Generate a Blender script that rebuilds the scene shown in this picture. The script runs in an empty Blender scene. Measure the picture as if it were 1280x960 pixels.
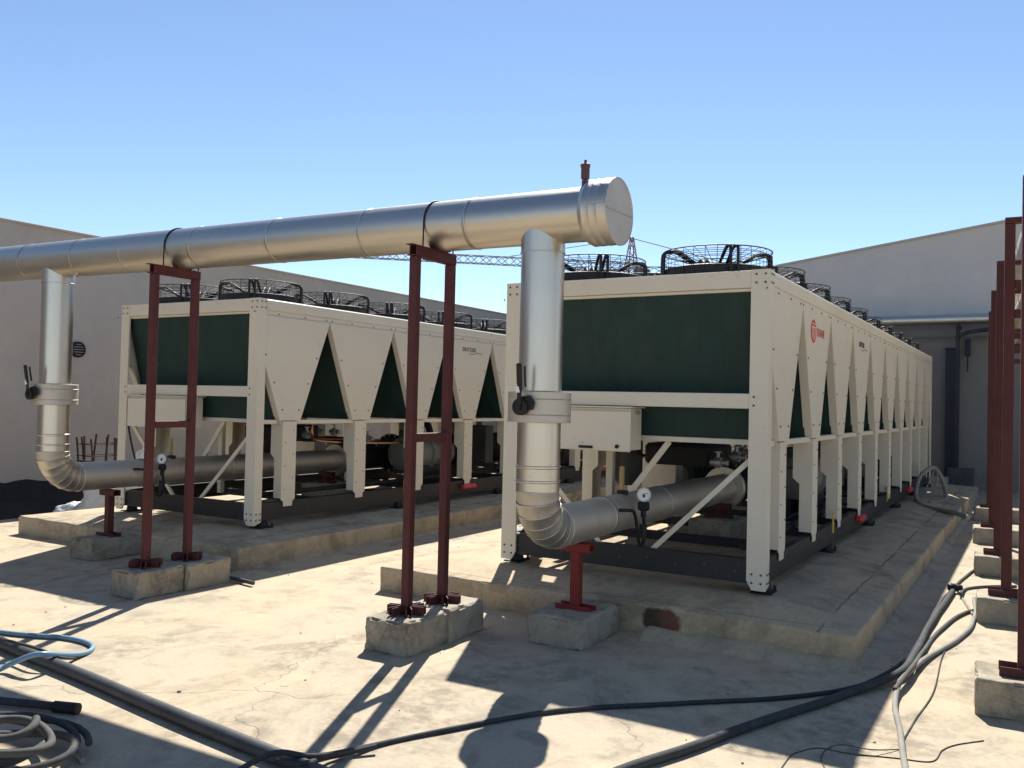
import bpy, bmesh, math, random
from mathutils import Vector, Matrix, noise

random.seed(7)
S = bpy.context.scene
COL = S.collection

# ------------------------------------------------------------------ camera
CAM = Vector((1.7363, -6.6855, 1.6829))
YAW, PITCH, ROLL, FPX = math.radians(30.8915), math.radians(1.1881), math.radians(1.3286), 1097.97
_f = Vector((-math.sin(YAW)*math.cos(PITCH), math.cos(YAW)*math.cos(PITCH), math.sin(PITCH)))
_r0 = Vector((math.cos(YAW), math.sin(YAW), 0)); _u0 = _r0.cross(_f)
_r = math.cos(ROLL)*_r0 + math.sin(ROLL)*_u0
_u = -math.sin(ROLL)*_r0 + math.cos(ROLL)*_u0
cam = bpy.data.cameras.new('camera'); cam_o = bpy.data.objects.new('camera', cam); COL.objects.link(cam_o)
cam.sensor_width = 36; cam.sensor_fit = 'HORIZONTAL'; cam.lens = 36*FPX/1280
cam.clip_start = 0.05; cam.clip_end = 2000
cam_o.matrix_world = Matrix(((_r.x, _u.x, -_f.x, CAM.x), (_r.y, _u.y, -_f.y, CAM.y), (_r.z, _u.z, -_f.z, CAM.z), (0, 0, 0, 1)))
S.camera = cam_o

# ------------------------------------------------------------------ light
SUN = Vector((-1.02, 2.29, 2.737)).normalized()          # towards the sun, measured from the shadows
elev = math.asin(SUN.z); azim = math.atan2(SUN.x, SUN.y)  # clockwise from +Y
w = bpy.data.worlds.new('World'); S.world = w; w.use_nodes = True
nt = w.node_tree; nt.nodes.clear()
sky = nt.nodes.new('ShaderNodeTexSky'); sky.sky_type = 'NISHITA'; sky.sun_disc = False
sky.sun_elevation = elev; sky.sun_rotation = azim
sky.air_density = 0.8; sky.dust_density = 0.03; sky.ozone_density = 1.9; sky.altitude = 0
bg = nt.nodes.new('ShaderNodeBackground'); bg.inputs[1].default_value = 0.076
out = nt.nodes.new('ShaderNodeOutputWorld')
nt.links.new(sky.outputs[0], bg.inputs[0]); nt.links.new(bg.outputs[0], out.inputs[0])
sl = bpy.data.lights.new('sun', 'SUN'); sl.energy = 4.2; sl.angle = math.radians(0.53); sl.color = (1.0, 0.975, 0.91)
so = bpy.data.objects.new('sun', sl); COL.objects.link(so); so.location = (-6, 14, 16)
so.rotation_euler = SUN.to_track_quat('Z', 'Y').to_euler()
S.view_settings.view_transform = 'Standard'; S.view_settings.look = 'None'
S.view_settings.exposure = 1.1; S.view_settings.gamma = 1.0; S.view_settings.use_curve_mapping = False
S.render.engine = 'CYCLES'
S.render.resolution_x = 1024; S.render.resolution_y = 768

# ------------------------------------------------------------------ helpers
def ray(px, py):
    return _f + _r*((px-640)/FPX) + _u*((480-py)/FPX)
def on_z(px, py, z=0.0):
    d = ray(px, py); return CAM + d*((z-CAM.z)/d.z)
def on_x(px, py, x):
    d = ray(px, py); return CAM + d*((x-CAM.x)/d.x)
def on_y(px, py, y):
    d = ray(px, py); return CAM + d*((y-CAM.y)/d.y)

class MB:
    """collects geometry for one mesh"""
    def __init__(s): s.v = []; s.f = []
    def add(s, vs, fs):
        o = len(s.v); s.v += [tuple(p) for p in vs]; s.f += [tuple(i+o for i in f) for f in fs]; return s
    def box(s, x0, x1, y0, y1, z0, z1, b=0.0, M=None):
        if b <= 0:
            vs = [Vector((x, y, z)) for z in (z0, z1) for y in (y0, y1) for x in (x0, x1)]
            fs = [(0, 2, 3, 1), (4, 5, 7, 6), (0, 1, 5, 4), (2, 6, 7, 3), (0, 4, 6, 2), (1, 3, 7, 5)]
        else:
            bm = bmesh.new(); bmesh.ops.create_cube(bm, size=1)
            for v in bm.verts:
                v.co = Vector((x0+(v.co.x+.5)*(x1-x0), y0+(v.co.y+.5)*(y1-y0), z0+(v.co.z+.5)*(z1-z0)))
            b = min(b, .45*min(x1-x0, y1-y0, z1-z0))
            bmesh.ops.bevel(bm, geom=list(bm.edges), offset=b, segments=1, affect='EDGES', profile=.5)
            bm.verts.index_update(); vs = [v.co.copy() for v in bm.verts]; fs = [[v.index for v in f.verts] for f in bm.faces]; bm.free()
        if M is not None: vs = [M @ v for v in vs]
        return s.add(vs, fs)
    def bar(s, a, b, w, h, up=(0, 0, 1), bev=0.0):
        """box section from a to b"""
        a, b = Vector(a), Vector(b); d = b-a; L = d.length; d.normalize()
        u = Vector(up); u = (u-d*u.dot(d))
        if u.length < 1e-4: u = Vector((1, 0, 0)); u = u-d*u.dot(d)
        u.normalize(); sd = d.cross(u)
        M = Matrix(((sd.x, d.x, u.x, a.x), (sd.y, d.y, u.y, a.y), (sd.z, d.z, u.z, a.z), (0, 0, 0, 1)))
        return s.box(-w/2, w/2, 0, L, -h/2, h/2, bev, M)
    def prism(s, poly, n, t):
        """polygon (3d points) extruded by vector n*t"""
        e = Vector(n)*t; k = len(poly); p = [Vector(q) for q in poly]
        return s.add(p+[q+e for q in p], [tuple(range(k))[::-1], tuple(range(k, 2*k))]+[(i, (i+1) % k, k+(i+1) % k, k+i) for i in range(k)])
    def tube(s, pts, r, n=10, caps=True, closed=False):
        P = [Vector(p) for p in pts]; m = len(P)
        R = r if isinstance(r, (list, tuple)) else [r]*m
        T = []
        for i in range(m):
            a = P[(i-1) % m] if (closed or i > 0) else P[i]; b = P[(i+1) % m] if (closed or i < m-1) else P[i]
            t = (b-a); T.append(t.normalized() if t.length > 1e-9 else Vector((0, 0, 1)))
        u = Vector((0, 0, 1)) if abs(T[0].z) < .9 else Vector((1, 0, 0))
        vs = []
        for i in range(m):
            u = u-T[i]*u.dot(T[i])
            if u.length < 1e-6: u = T[i].orthogonal()
            u.normalize(); w_ = T[i].cross(u)
            for k in range(n):
                a = 2*math.pi*k/n; vs.append(P[i]+(u*math.cos(a)+w_*math.sin(a))*R[i])
        fs = []
        for i in range(m if closed else m-1):
            j = (i+1) % m
            for k in range(n):
                fs.append((i*n+k, i*n+(k+1) % n, j*n+(k+1) % n, j*n+k))
        if caps and not closed:
            fs.append(tuple(range(n))[::-1]); fs.append(tuple((m-1)*n+k for k in range(n)))
        return s.add(vs, fs)
    def cyl(s, a, b, r, n=24, r2=None, caps=True): return s.tube([a, b], [r, r if r2 is None else r2], n, caps)
    def lathe(s, a, ax, prof, n=32):
        """profile [(distance along axis, radius)...] round the axis through a"""
        a = Vector(a); ax = Vector(ax).normalized()
        return s.tube_profile([a+ax*d for d, _ in prof], [r for _, r in prof], ax, n)
    def tube_profile(s, P, R, ax, n):
        u = ax.orthogonal().normalized(); w_ = ax.cross(u); vs = []
        for p, r in zip(P, R):
            for k in range(n):
                t = 2*math.pi*k/n; vs.append(p+(u*math.cos(t)+w_*math.sin(t))*max(r, 1e-4))
        fs = [(i*n+k, i*n+(k+1) % n, (i+1)*n+(k+1) % n, (i+1)*n+k) for i in range(len(P)-1) for k in range(n)]
        return s.add(vs, fs)
    def torus(s, c, ax, R, r, n=36, m=8):
        c = Vector(c); ax = Vector(ax).normalized(); u = ax.orthogonal().normalized(); w_ = ax.cross(u)
        return s.tube([c+(u*math.cos(2*math.pi*k/n)+w_*math.sin(2*math.pi*k/n))*R for k in range(n)], r, m, closed=True)
    def mesh(s, name, mat, smooth=None):
        me = bpy.data.meshes.new(name); me.from_pydata(s.v, [], s.f); me.update()
        bm = bmesh.new(); bm.from_mesh(me); bmesh.ops.recalc_face_normals(bm, faces=bm.faces); bm.to_mesh(me); bm.free()
        if mat: me.materials.append(mat)
        if smooth:
            for p in me.polygons: p.use_smooth = True
            me.set_sharp_from_angle(angle=math.radians(smooth))
        return me
    def build(s, name, mat, parent=None, smooth=None):
        return link(name, s.mesh(name, mat, smooth), parent)

def link(name, me, parent=None, loc=None):
    o = bpy.data.objects.new(name, me); COL.objects.link(o)
    if parent: o.parent = parent
    if loc is not None: o.location = loc
    return o
def tag(o, label=None, cat=None, group=None, kind=None):
    if label: o['label'] = label
    if cat: o['category'] = cat
    if group: o['group'] = group
    if kind: o['kind'] = kind
    return o
def empty(name, loc, rz=0):
    o = bpy.data.objects.new(name, None); COL.objects.link(o); o.location = loc; o.rotation_euler = (0, 0, rz)
    o.empty_display_size = .2; return o
KIDS = {}
def copy_tree(o, parent=None):
    c = o.copy(); COL.objects.link(c)
    if parent: c.parent = parent
    for ch in o.children: copy_tree(ch, c)
    return c

def smooth_path(pts, sub=8):
    P = [Vector(p) for p in pts]; out_ = []
    for i in range(len(P)-1):
        p0 = P[max(i-1, 0)]; p1 = P[i]; p2 = P[i+1]; p3 = P[min(i+2, len(P)-1)]
        for k in range(sub):
            t = k/sub
            out_.append(.5*((2*p1)+(p2-p0)*t+(2*p0-5*p1+4*p2-p3)*t*t+(3*p1-p0-3*p2+p3)*t**3))
    out_.append(P[-1]); return out_

def grid_axis(h, r, n):
    inner = [-h+r+(2*h-2*r)*i/n for i in range(n+1)]
    return [-h, -h+.3*r, -h+.65*r]+inner+[h-.65*r, h-.3*r, h]
def rough_block(sx, sy, sz, r=.02, amp=.006, nx=8, ny=8, nz=5, seed=0, chips=.012, freq=9):
    """cast concrete block, base at z=0, rounded and chipped edges"""
    hx, hy, hz = sx/2, sy/2, sz/2
    ax = [grid_axis(hx, r, nx), grid_axis(hy, r, ny), grid_axis(hz, r, nz)]
    bm = bmesh.new(); H = (hx, hy, hz); off = Vector((seed*3.1, seed*7.7, seed*1.3))
    cache = {}
    def vert(p):
        k = tuple(round(c, 5) for c in p)
        if k in cache: return cache[k]
        q = Vector([max(-H[i]+r, min(H[i]-r, p[i])) for i in range(3)]); d = Vector(p)-q
        co = Vector(p)
        if d.length > 1e-7:
            co = q+d.normalized()*r
            ne = sum(1 for i in range(3) if abs(p[i]) > H[i]-r*.7)
            nn = noise.fractal(co*freq+off, 1.0, 2.0, 3)
            co += d.normalized()*nn*amp
            if ne >= 2: co -= d.normalized()*max(0, noise.noise(co*freq*1.9+off)-.05)*chips*3
        if p[2] < -hz+1e-6: co.z = -hz
        v = bm.verts.new(co+Vector((0, 0, hz))); cache[k] = v; return v
    for a in range(3):
        b, c = (a+1) % 3, (a+2) % 3
        for sgn in (-1, 1):
            for i in range(len(ax[b])-1):
                for j in range(len(ax[c])-1):
                    def P(ii, jj):
                        p = [0, 0, 0]; p[a] = sgn*H[a]; p[b] = ax[b][ii]; p[c] = ax[c][jj]; return vert(p)
                    q = [P(i, j), P(i+1, j), P(i+1, j+1), P(i, j+1)]
                    if sgn < 0: q.reverse()
                    try: bm.faces.new(q)
                    except ValueError: pass
    return bm
def bm_obj(name, bm, mat, parent=None, smooth=35, loc=None):
    me = bpy.data.meshes.new(name); bm.to_mesh(me); bm.free(); me.materials.append(mat)
    for p in me.polygons: p.use_smooth = True
    me.set_sharp_from_angle(angle=math.radians(smooth))
    return link(name, me, parent, loc)

# ------------------------------------------------------------------ materials
class NT:
    def __init__(s, name):
        m = bpy.data.materials.new(name); m.use_nodes = True; s.m = m; s.t = m.node_tree
        s.b = s.t.nodes['Principled BSDF']; s.co = None
    def n(s, ty, **kw):
        nd = s.t.nodes.new('ShaderNode'+ty)
        for k, v in kw.items(): setattr(nd, k, v)
        return nd
    def l(s, a, b): s.t.links.new(a, b)
    def coord(s, which='Object'):
        if s.co is None: s.co = s.n('TexCoord')
        return s.co.outputs[which]
    def pos(s):
        g = s.n('NewGeometry'); return g.outputs['Position']
    def noise(s, scale, detail=4, rough=.55, vec=None, dist=0):
        nd = s.n('TexNoise'); nd.inputs['Scale'].default_value = scale; nd.inputs['Detail'].default_value = detail
        nd.inputs['Roughness'].default_value = rough; nd.inputs['Distortion'].default_value = dist
        s.l(vec if vec is not None else s.coord(), nd.inputs['Vector']); return nd.outputs['Fac']
    def ramp(s, fac, stops, interp='LINEAR'):
        nd = s.n('ValToRGB'); cr = nd.color_ramp; cr.interpolation = interp
        while len(cr.elements) > 1: cr.elements.remove(cr.elements[-1])
        cr.elements[0].position = stops[0][0]; cr.elements[0].color = c4(stops[0][1])
        for p, c in stops[1:]:
            e = cr.elements.new(p); e.color = c4(c)
        s.l(fac, nd.inputs[0]); return nd.outputs[0]
    def mix(s, fac, a, b, mode='MIX'):
        nd = s.n('Mix', data_type='RGBA', blend_type=mode)
        for sock, val in ((nd.inputs[0], fac), (nd.inputs[6], a), (nd.inputs[7], b)):
            if hasattr(val, 'links'): s.l(val, sock)
            elif isinstance(val, (int, float)): sock.default_value = val
            else: sock.default_value = c4(val)
        return nd.outputs[2]
    def math(s, op, a, b=None, clamp=False):
        nd = s.n('Math', operation=op, use_clamp=clamp)
        for sock, val in zip(nd.inputs, (a, b)):
            if val is None: continue
            if hasattr(val, 'links'): s.l(val, sock)
            else: sock.default_value = val
        return nd.outputs[0]
    def mapping(s, vec, scale=(1, 1, 1), loc=(0, 0, 0), rot=(0, 0, 0)):
        nd = s.n('Mapping'); nd.inputs['Scale'].default_value = scale; nd.inputs['Location'].default_value = loc; nd.inputs['Rotation'].default_value = rot
        s.l(vec, nd.inputs['Vector']); return nd.outputs[0]
    def set(s, **kw):
        for k, v in kw.items():
            i = s.b.inputs[k]
            if hasattr(v, 'links'): s.l(v, i)
            elif isinstance(v, (int, float)): i.default_value = v
            else: i.default_value = c4(v)
        return s
    def bump(s, h, strength=.3, dist=.01):
        nd = s.n('Bump'); nd.inputs['Strength'].default_value = strength; nd.inputs['Distance'].default_value = dist
        s.l(h, nd.inputs['Height']); s.l(nd.outputs[0], s.b.inputs['Normal']); return s
def c4(c):
    if isinstance(c, (int, float)): return (c, c, c, 1)
    return tuple(c)+(1,) if len(c) == 3 else tuple(c)

def mat_paint(name, col, rough=.45, var=.12, scale=3, metallic=0, dirt=None, bump=.03, spec=.4):
    t = NT(name); n1 = t.noise(scale, 5, .6); n2 = t.noise(scale*14, 3, .6)
    dark = [c*(1-var) for c in col]; lite = [min(1, c*(1+var*.6)) for c in col]
    c = t.ramp(n1, [(.3, dark), (.7, lite)])
    if dirt:
        d = t.ramp(n2, [(.60, 0.0), (.72, 1.0)]); d2 = t.noise(scale*.7, 3); d = t.math('MULTIPLY', d, t.ramp(d2, [(.45, 0.0), (.65, .7)]))
        c = t.mix(d, c, dirt)
    t.set(**{'Base Color': c, 'Roughness': t.ramp(n2, [(.2, max(0, rough-.08)), (.8, min(1, rough+.1))]), 'Metallic': metallic, 'Specular IOR Level': spec})
    t.bump(n2, bump, .01); return t.m

def mat_concrete(name, base, var=.18, stain=(.16, .14, .11), cracks=False, joint=None, rust=None, world=True, spots=.5, scale=1.0):
    t = NT(name); P = t.pos() if world else t.coord()
    big = t.noise(.55*scale, 4, .6, P); mid = t.noise(3.2*scale, 6, .65, P, .4); fine = t.noise(38*scale, 5, .7, P); grit = t.noise(160*scale, 2, .6, P)
    b = base; warm = (b[0]*1.05, b[1]*1.0, b[2]*.91); cool = (b[0]*.93, b[1]*.94, b[2]*.97)
    c = t.ramp(big, [(.3, cool), (.7, warm)])
    m = t.ramp(mid, [(.28, 1-var*1.5), (.5, 1.0), (.75, 1+var*.45)])
    c = t.mix(1.0, c, m, 'MULTIPLY')
    g = t.ramp(fine, [(.25, 1-var*.9), (.55, 1.0), (.8, 1.06)])
    c = t.mix(1.0, c, g, 'MULTIPLY')
    # sparse smears of dirt with their own outline
    sm = t.noise(1.15*scale, 7, .72, t.mapping(P, (1, .62, 1), (3.7, 1.2, 0)), .9)
    sm2 = t.noise(7*scale, 5, .7, P)
    s1 = t.math('MULTIPLY', t.ramp(sm, [(.50, 0.0), (.62, 1.0)]), t.ramp(sm2, [(.40, 0.0), (.58, 1.0)]))
    sp = t.noise(2.7*scale, 3, .5, t.mapping(P, (1, 1, 1), (7.3, 2.9, 0)), .3)
    s1 = t.math('MAXIMUM', s1, t.math('MULTIPLY', t.ramp(sp, [(.60, 0.0), (.67, .9)]), t.ramp(fine, [(.35, .2), (.6, 1.0)])))
    c = t.mix(t.math('MULTIPLY', s1, spots), c, stain)
    pale = t.math('MULTIPLY', t.ramp(t.noise(2.1*scale, 6, .7, t.mapping(P, (1, 1, 1), (11, 4, 2))), [(.56, 0.0), (.68, 1.0)]), .35)
    c = t.mix(pale, c, (b[0]*1.2, b[1]*1.2, b[2]*1.17))
    hgt = t.math('ADD', t.math('MULTIPLY', fine, .6), t.math('MULTIPLY', mid, .8))
    if cracks:
        dn = t.n('TexNoise'); dn.inputs['Scale'].default_value = 1.6; dn.inputs['Detail'].default_value = 6; t.l(P, dn.inputs['Vector'])
        vm = t.n('VectorMath', operation='MULTIPLY_ADD'); t.l(dn.outputs['Color'], vm.inputs[0]); vm.inputs[1].default_value = (.9, .9, .9); t.l(P, vm.inputs[2])
        vo = t.n('TexVoronoi', feature='DISTANCE_TO_EDGE', voronoi_dimensions='2D'); vo.inputs['Scale'].default_value = .42; t.l(vm.outputs[0], vo.inputs['Vector'])
        cr = t.ramp(vo.outputs['Distance'], [(0.0, 1.0), (.0012, .8), (.003, 0.0)])
        cr = t.math('MULTIPLY', cr, t.ramp(t.noise(.8, 3, .5, t.mapping(P, (1, 1, 1), (5, 9, 0))), [(.46, 0.0), (.58, 1.0)]))
        c = t.mix(t.math('MULTIPLY', cr, .5), c, (.20, .18, .15))
        hgt = t.math('SUBTRACT', hgt, t.math('MULTIPLY', cr, 1.5))
    sep = t.n('SeparateXYZ'); t.l(P, sep.inputs[0])
    if joint:
        for axis, val, wd in joint:
            wob = t.math('MULTIPLY', t.math('SUBTRACT', t.noise(5, 4, .6, P), .5), .05)
            d = t.math('ABSOLUTE', t.math('SUBTRACT', t.math('ADD', sep.outputs[axis], wob), val))
            k = t.ramp(d, [(0.0, 1.0), (wd*.5, .8), (wd, 0.0)])
            k = t.math('MULTIPLY', k, t.ramp(t.noise(1.3, 3, .5, t.mapping(P, (1, 1, 1), (2, 7, 1))), [(.38, .1), (.5, 1.0)]))
            gn = t.n('NewGeometry'); sn = t.n('SeparateXYZ'); t.l(gn.outputs['Normal'], sn.inputs[0]); k = t.math('MULTIPLY', k, t.math('GREATER_THAN', sn.outputs[2], .6))
            c = t.mix(t.math('MULTIPLY', k, .7), c, (.06, .055, .05)); hgt = t.math('SUBTRACT', hgt, k)
    if rust:
        for (x, z, rx, rz) in rust:
            wx = t.math('MULTIPLY', t.math('SUBTRACT', t.noise(11, 7, .7, P), .5), 1.9)
            dx = t.math('DIVIDE', t.math('SUBTRACT', sep.outputs[0], x), rx); dz = t.math('DIVIDE', t.math('SUBTRACT', sep.outputs[2], z), rz)
            d = t.math('ADD', t.math('POWER', t.math('ABSOLUTE', dx), 3.0), t.math('POWER', t.math('ABSOLUTE', dz), 3.0)); d = t.math('ADD', d, wx)
            c = t.mix(t.ramp(d, [(.45, .9), (1.25, 0.0)]), c, t.ramp(t.math('ADD', t.math('MULTIPLY', dx, .35), t.noise(12, 5, .6, P)), [(.35, (.035, .02, .014)), (.62, (.13, .042, .025))]))
    t.set(**{'Base Color': c, 'Roughness': t.ramp(mid, [(.2, .78), (.8, .95)]), 'Specular IOR Level': .25})
    t.bump(hgt, .55, .006); return t.m

def mat_alu(name, col=(.57, .53, .47), rough=.42, stretch=(1, 1, 1)):
    """thin aluminium cladding: soft dents and rolling streaks along the pipe"""
    t = NT(name); P = t.mapping(t.coord(), stretch)
    n1 = t.noise(4.5, 3, .5, P); n3 = t.noise(9, 5, .6, P, .3); n2 = t.noise(60, 3, .6)
    sm = t.noise(5, 5, .65, None, .6)
    c = t.ramp(n1, [(.3, [k*.93 for k in col]), (.7, [min(1, k*1.05) for k in col])])
    c = t.mix(t.ramp(sm, [(.60, 0.0), (.78, .5)]), c, [k*.6 for k in col])
    r = t.math('ADD', t.ramp(n3, [(.2, rough-.06), (.8, rough+.08)]), t.math('MULTIPLY', n2, .08))
    t.set(**{'Base Color': c, 'Metallic': 1.0, 'Roughness': r})
    h = t.math('ADD', n1, t.math('ADD', t.math('MULTIPLY', n3, .12), t.math('MULTIPLY', n2, .01)))
    ck = t.noise(26, 4, .6, t.mapping(t.coord(), (1, 1, 1), (3, 3, 3)), .8)
    h = t.math('ADD', h, t.math('MULTIPLY', ck, .07))
    t.bump(h, .13, .02); return t.m

def mat_coil():
    t = NT('coil_mesh_green'); P = t.coord()
    sep = t.n('SeparateXYZ'); t.l(P, sep.inputs[0])
    # fine wire mesh over dark fins
    def lines(sock, per, wd):
        f = t.math('FRACT', t.math('DIVIDE', sock, per)); return t.math('LESS_THAN', f, wd)
    g = t.math('MAXIMUM', lines(sep.outputs[0], .012, .22), lines(sep.outputs[2], .012, .22))
    n = t.noise(1.7, 5, .65); n2 = t.noise(.9, 3, .5, t.mapping(P, (6, 1, .5)))
    c = t.ramp(n, [(.3, (.008, .028, .025)), (.7, (.013, .044, .039))])
    c = t.mix(t.ramp(n2, [(.5, 0.0), (.7, .45)]), c, (.022, .028, .026))
    rows = t.math('MULTIPLY', lines(sep.outputs[0], .19, .05), .35)
    c = t.mix(rows, c, (.005, .012, .011))
    dv = t.noise(3.3, 6, .7, t.mapping(P, (1.5, 1, .6), (3, 1, 7)), .4)
    c = t.mix(t.ramp(dv, [(.48, 0.0), (.72, .55)]), c, (.040, .052, .047))
    c = t.mix(t.math('MULTIPLY', g, .5), c, (.016, .046, .040))
    t.set(**{'Base Color': c, 'Roughness': .55, 'Specular IOR Level': .3}); t.bump(g, .25, .004); return t.m

M = {}
M['cream'] = mat_paint('cream_sheet_metal', (.70, .635, .51), .42, .05, 1.3, dirt=(.42, .37, .29), bump=.02)
M['coil'] = mat_coil()
M['base'] = mat_paint('dark_grey_base_paint', (.020, .021, .024), .5, .25, 3, dirt=(.09, .08, .065))
M['black'] = mat_paint('black_plastic', (.010, .010, .011), .6, .2, 6)
M['wire'] = mat_paint('black_coated_wire', (.014, .014, .015), .6, .2, 6)
M['alu'] = mat_alu('aluminium_jacketing')
M['alu_x'] = mat_alu('aluminium_jacketing_header', rough=.36, stretch=(.12, 1, 1))
M['alu_z'] = mat_alu('aluminium_jacketing_leg', rough=.29, stretch=(1, 1, .10))
M['alu_old'] = mat_alu('dull_aluminium_jacketing', (.58, .53, .455), .56)
M['alu_band'] = mat_alu('aluminium_band', (.48, .44, .38), .42)
M['redox'] = mat_paint('red_oxide_primer', (.092, .024, .022), .62, .22, 4, dirt=(.20, .13, .11), bump=.06, spec=.3)
M['redbright'] = mat_paint('fresh_red_primer', (.20, .022, .017), .55, .2, 4, dirt=(.24, .14, .11), bump=.05, spec=.3)
M['red_plastic'] = mat_paint('red_plastic', (.55, .035, .04), .35, .1, 4)
M['yellow'] = mat_paint('yellow_tag', (.62, .40, .05), .5, .1, 4)
M['ground'] = mat_concrete('yard_concrete', (.46, .38, .272), .17, (.21, .17, .122), cracks=True, spots=.75)
M['padR'] = mat_concrete('pad_concrete', (.47, .375, .25), .28, (.20, .15, .10), joint=[(0, .50, .010), (1, -.47, .007)], rust=[(-.60, .115, .16, .095)], spots=.7)
M['padL'] = mat_concrete('pad_concrete_grey', (.46, .385, .275), .26, (.20, .158, .11), joint=[(0, -5.10, .010), (1, -.62, .007)], spots=.7)
M['mortar'] = mat_concrete('mortar_concrete', (.44, .365, .255), .24, (.2, .16, .115), spots=.6)
M['block'] = mat_concrete('cast_block_concrete', (.36, .315, .24), .32, (.13, .112, .085), world=True, spots=.7, scale=1.6)
M['block2'] = mat_concrete('smooth_block_concrete', (.39, .342, .26), .2, (.18, .155, .115), world=True, spots=.5, scale=1.3)
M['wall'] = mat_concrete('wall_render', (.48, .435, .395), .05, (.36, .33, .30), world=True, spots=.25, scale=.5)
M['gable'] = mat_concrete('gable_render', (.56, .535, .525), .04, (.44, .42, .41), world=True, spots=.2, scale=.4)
M['wall2'] = mat_concrete('shade_darkened_render', (.22, .205, .19), .08, (.15, .14, .13), world=True, spots=.35, scale=.6)  # shade on the lower gable wall is put into this darker colour
M['soil'] = mat_concrete('dark_soil', (.030, .026, .026), .5, (.012, .010, .010), world=True, spots=.7, scale=3)
M['rust'] = mat_paint('rusty_rebar', (.05, .024, .019), .85, .4, 12, bump=.3)
M['hose'] = mat_paint('black_rubber_hose', (.045, .045, .047), .85, .35, 9, dirt=(.24, .22, .19), bump=.1)
M['hose_grey'] = mat_paint('dusty_grey_hose', (.085, .08, .072), .85, .3, 9, dirt=(.22, .20, .17), bump=.1)
M['hose_pale'] = mat_paint('pale_dusty_hose', (.26, .24, .20), .85, .2, 9, dirt=(.25, .23, .2), bump=.1)
M['hose_blue'] = mat_paint('blue_hose', (.17, .30, .40), .4, .12, 9, dirt=(.40, .46, .48))
M['pvc'] = mat_paint('dark_grey_pvc', (.06, .06, .06), .55, .35, 5, dirt=(.25, .23, .19))
M['mach'] = mat_paint('dark_compressor_paint', (.055, .058, .056), .5, .3, 4, dirt=(.14, .13, .11))
M['insul'] = mat_paint('black_foam_insulation', (.014, .014, .016), .8, .3, 7)
M['barrel'] = mat_paint('grey_green_vessel_paint', (.17, .18, .165), .45, .2, 3, dirt=(.10, .09, .08))
M['copper'] = mat_paint('copper_pipe', (.60, .28, .16), .35, .2, 5, metallic=1)
M['dial'] = mat_paint('white_gauge_dial', (.78, .77, .73), .35, .04, 5)
M['white'] = mat_paint('white_plastic_sheet', (.55, .55, .54), .45, .12, 3, bump=.2)
M['logo_red'] = mat_paint('red_print', (.62, .07, .06), .5, .05, 4)
M['logo_dark'] = mat_paint('dark_print', (.05, .05, .055), .5, .05, 4)
M['galv'] = mat_paint('galvanised_steel', (.38, .38, .38), .45, .15, 6, metallic=.7)
M['duct'] = mat_paint('dark_blue_duct', (.020, .024, .032), .55, .2, 4)
M['bolt'] = mat_paint('dull_screw_heads', (.10, .09, .08), .45, .2, 9, metallic=.5)
M['vent'] = mat_paint('dull_brown_brass', (.10, .05, .042), .6, .3, 12)
M['crane_red'] = mat_paint('crane_red_paint', (.22, .06, .06), .6, .1, 2)
M['crane_grey'] = mat_paint('crane_grey_paint', (.045, .06, .085), .6, .1, 2)
M['grime'] = mat_paint('mortar_crumbs', (.28, .255, .21), .9, .3, 20, bump=.3)
M['clay'] = mat_paint('yellow_timber', (.36, .25, .11), .7, .3, 12, bump=.1)

# ------------------------------------------------------------------ ground
def ground():
    bm = bmesh.new()
    # finer grid near, coarse beyond: one sheet
    xs = [-300, -150, -80, -40, -25, -18]+[-14+.5*i for i in range(53)]+[16, 25, 40, 80, 150, 300]
    ys = [-300, -150, -80, -40, -25, -16]+[-12+.5*i for i in range(57)]+[20, 30, 50, 90, 150, 300]
    V = [[bm.verts.new((x, y, 0.006*(noise.noise(Vector((x*.55, y*.55, 1)))) if -14 <= x <= 12 and -12 <= y <= 16 else 0)) for x in xs] for y in ys]
    for j in range(len(ys)-1):
        for i in range(len(xs)-1):
            bm.faces.new((V[j][i], V[j][i+1], V[j+1][i+1], V[j+1][i]))
    o = bm_obj('ground', bm, M['ground'], smooth=180)
    return tag(o, 'pale sunlit concrete yard with stains and fine cracks', 'ground', kind='structure')
ground()

PADZ = .21; CROWN = .055
def pad(x0, x1, y0, y1, mat, label, seed):
    bm = rough_block(x1-x0, y1-y0, PADZ+.05, r=.014, amp=.004, nx=60, ny=110, nz=4, seed=seed, chips=.010, freq=5)
    for v in bm.verts:
        if v.co.z > PADZ+.03:
            e = min((x1-x0)/2-abs(v.co.x), (y1-y0)/2-abs(v.co.y)); t = max(0, min(1, e/.55)); v.co.z += CROWN*t*t*(3-2*t)
    o = bm_obj('equipment_pad', bm, mat, smooth=50, loc=((x0+x1)/2, (y0+y1)/2, -.05))
    return tag(o, label, 'pad', kind='structure')
padR = pad(-3.226, .74, -.587, 13.2, M['padR'], 'raised concrete pad with a rust stain on its edge under the nearer chiller', 1)
padL = pad(-8.56, -4.85, -.74, 13.2, M['padL'], 'raised concrete pad under the chiller by the long grey wall', 2)

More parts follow.
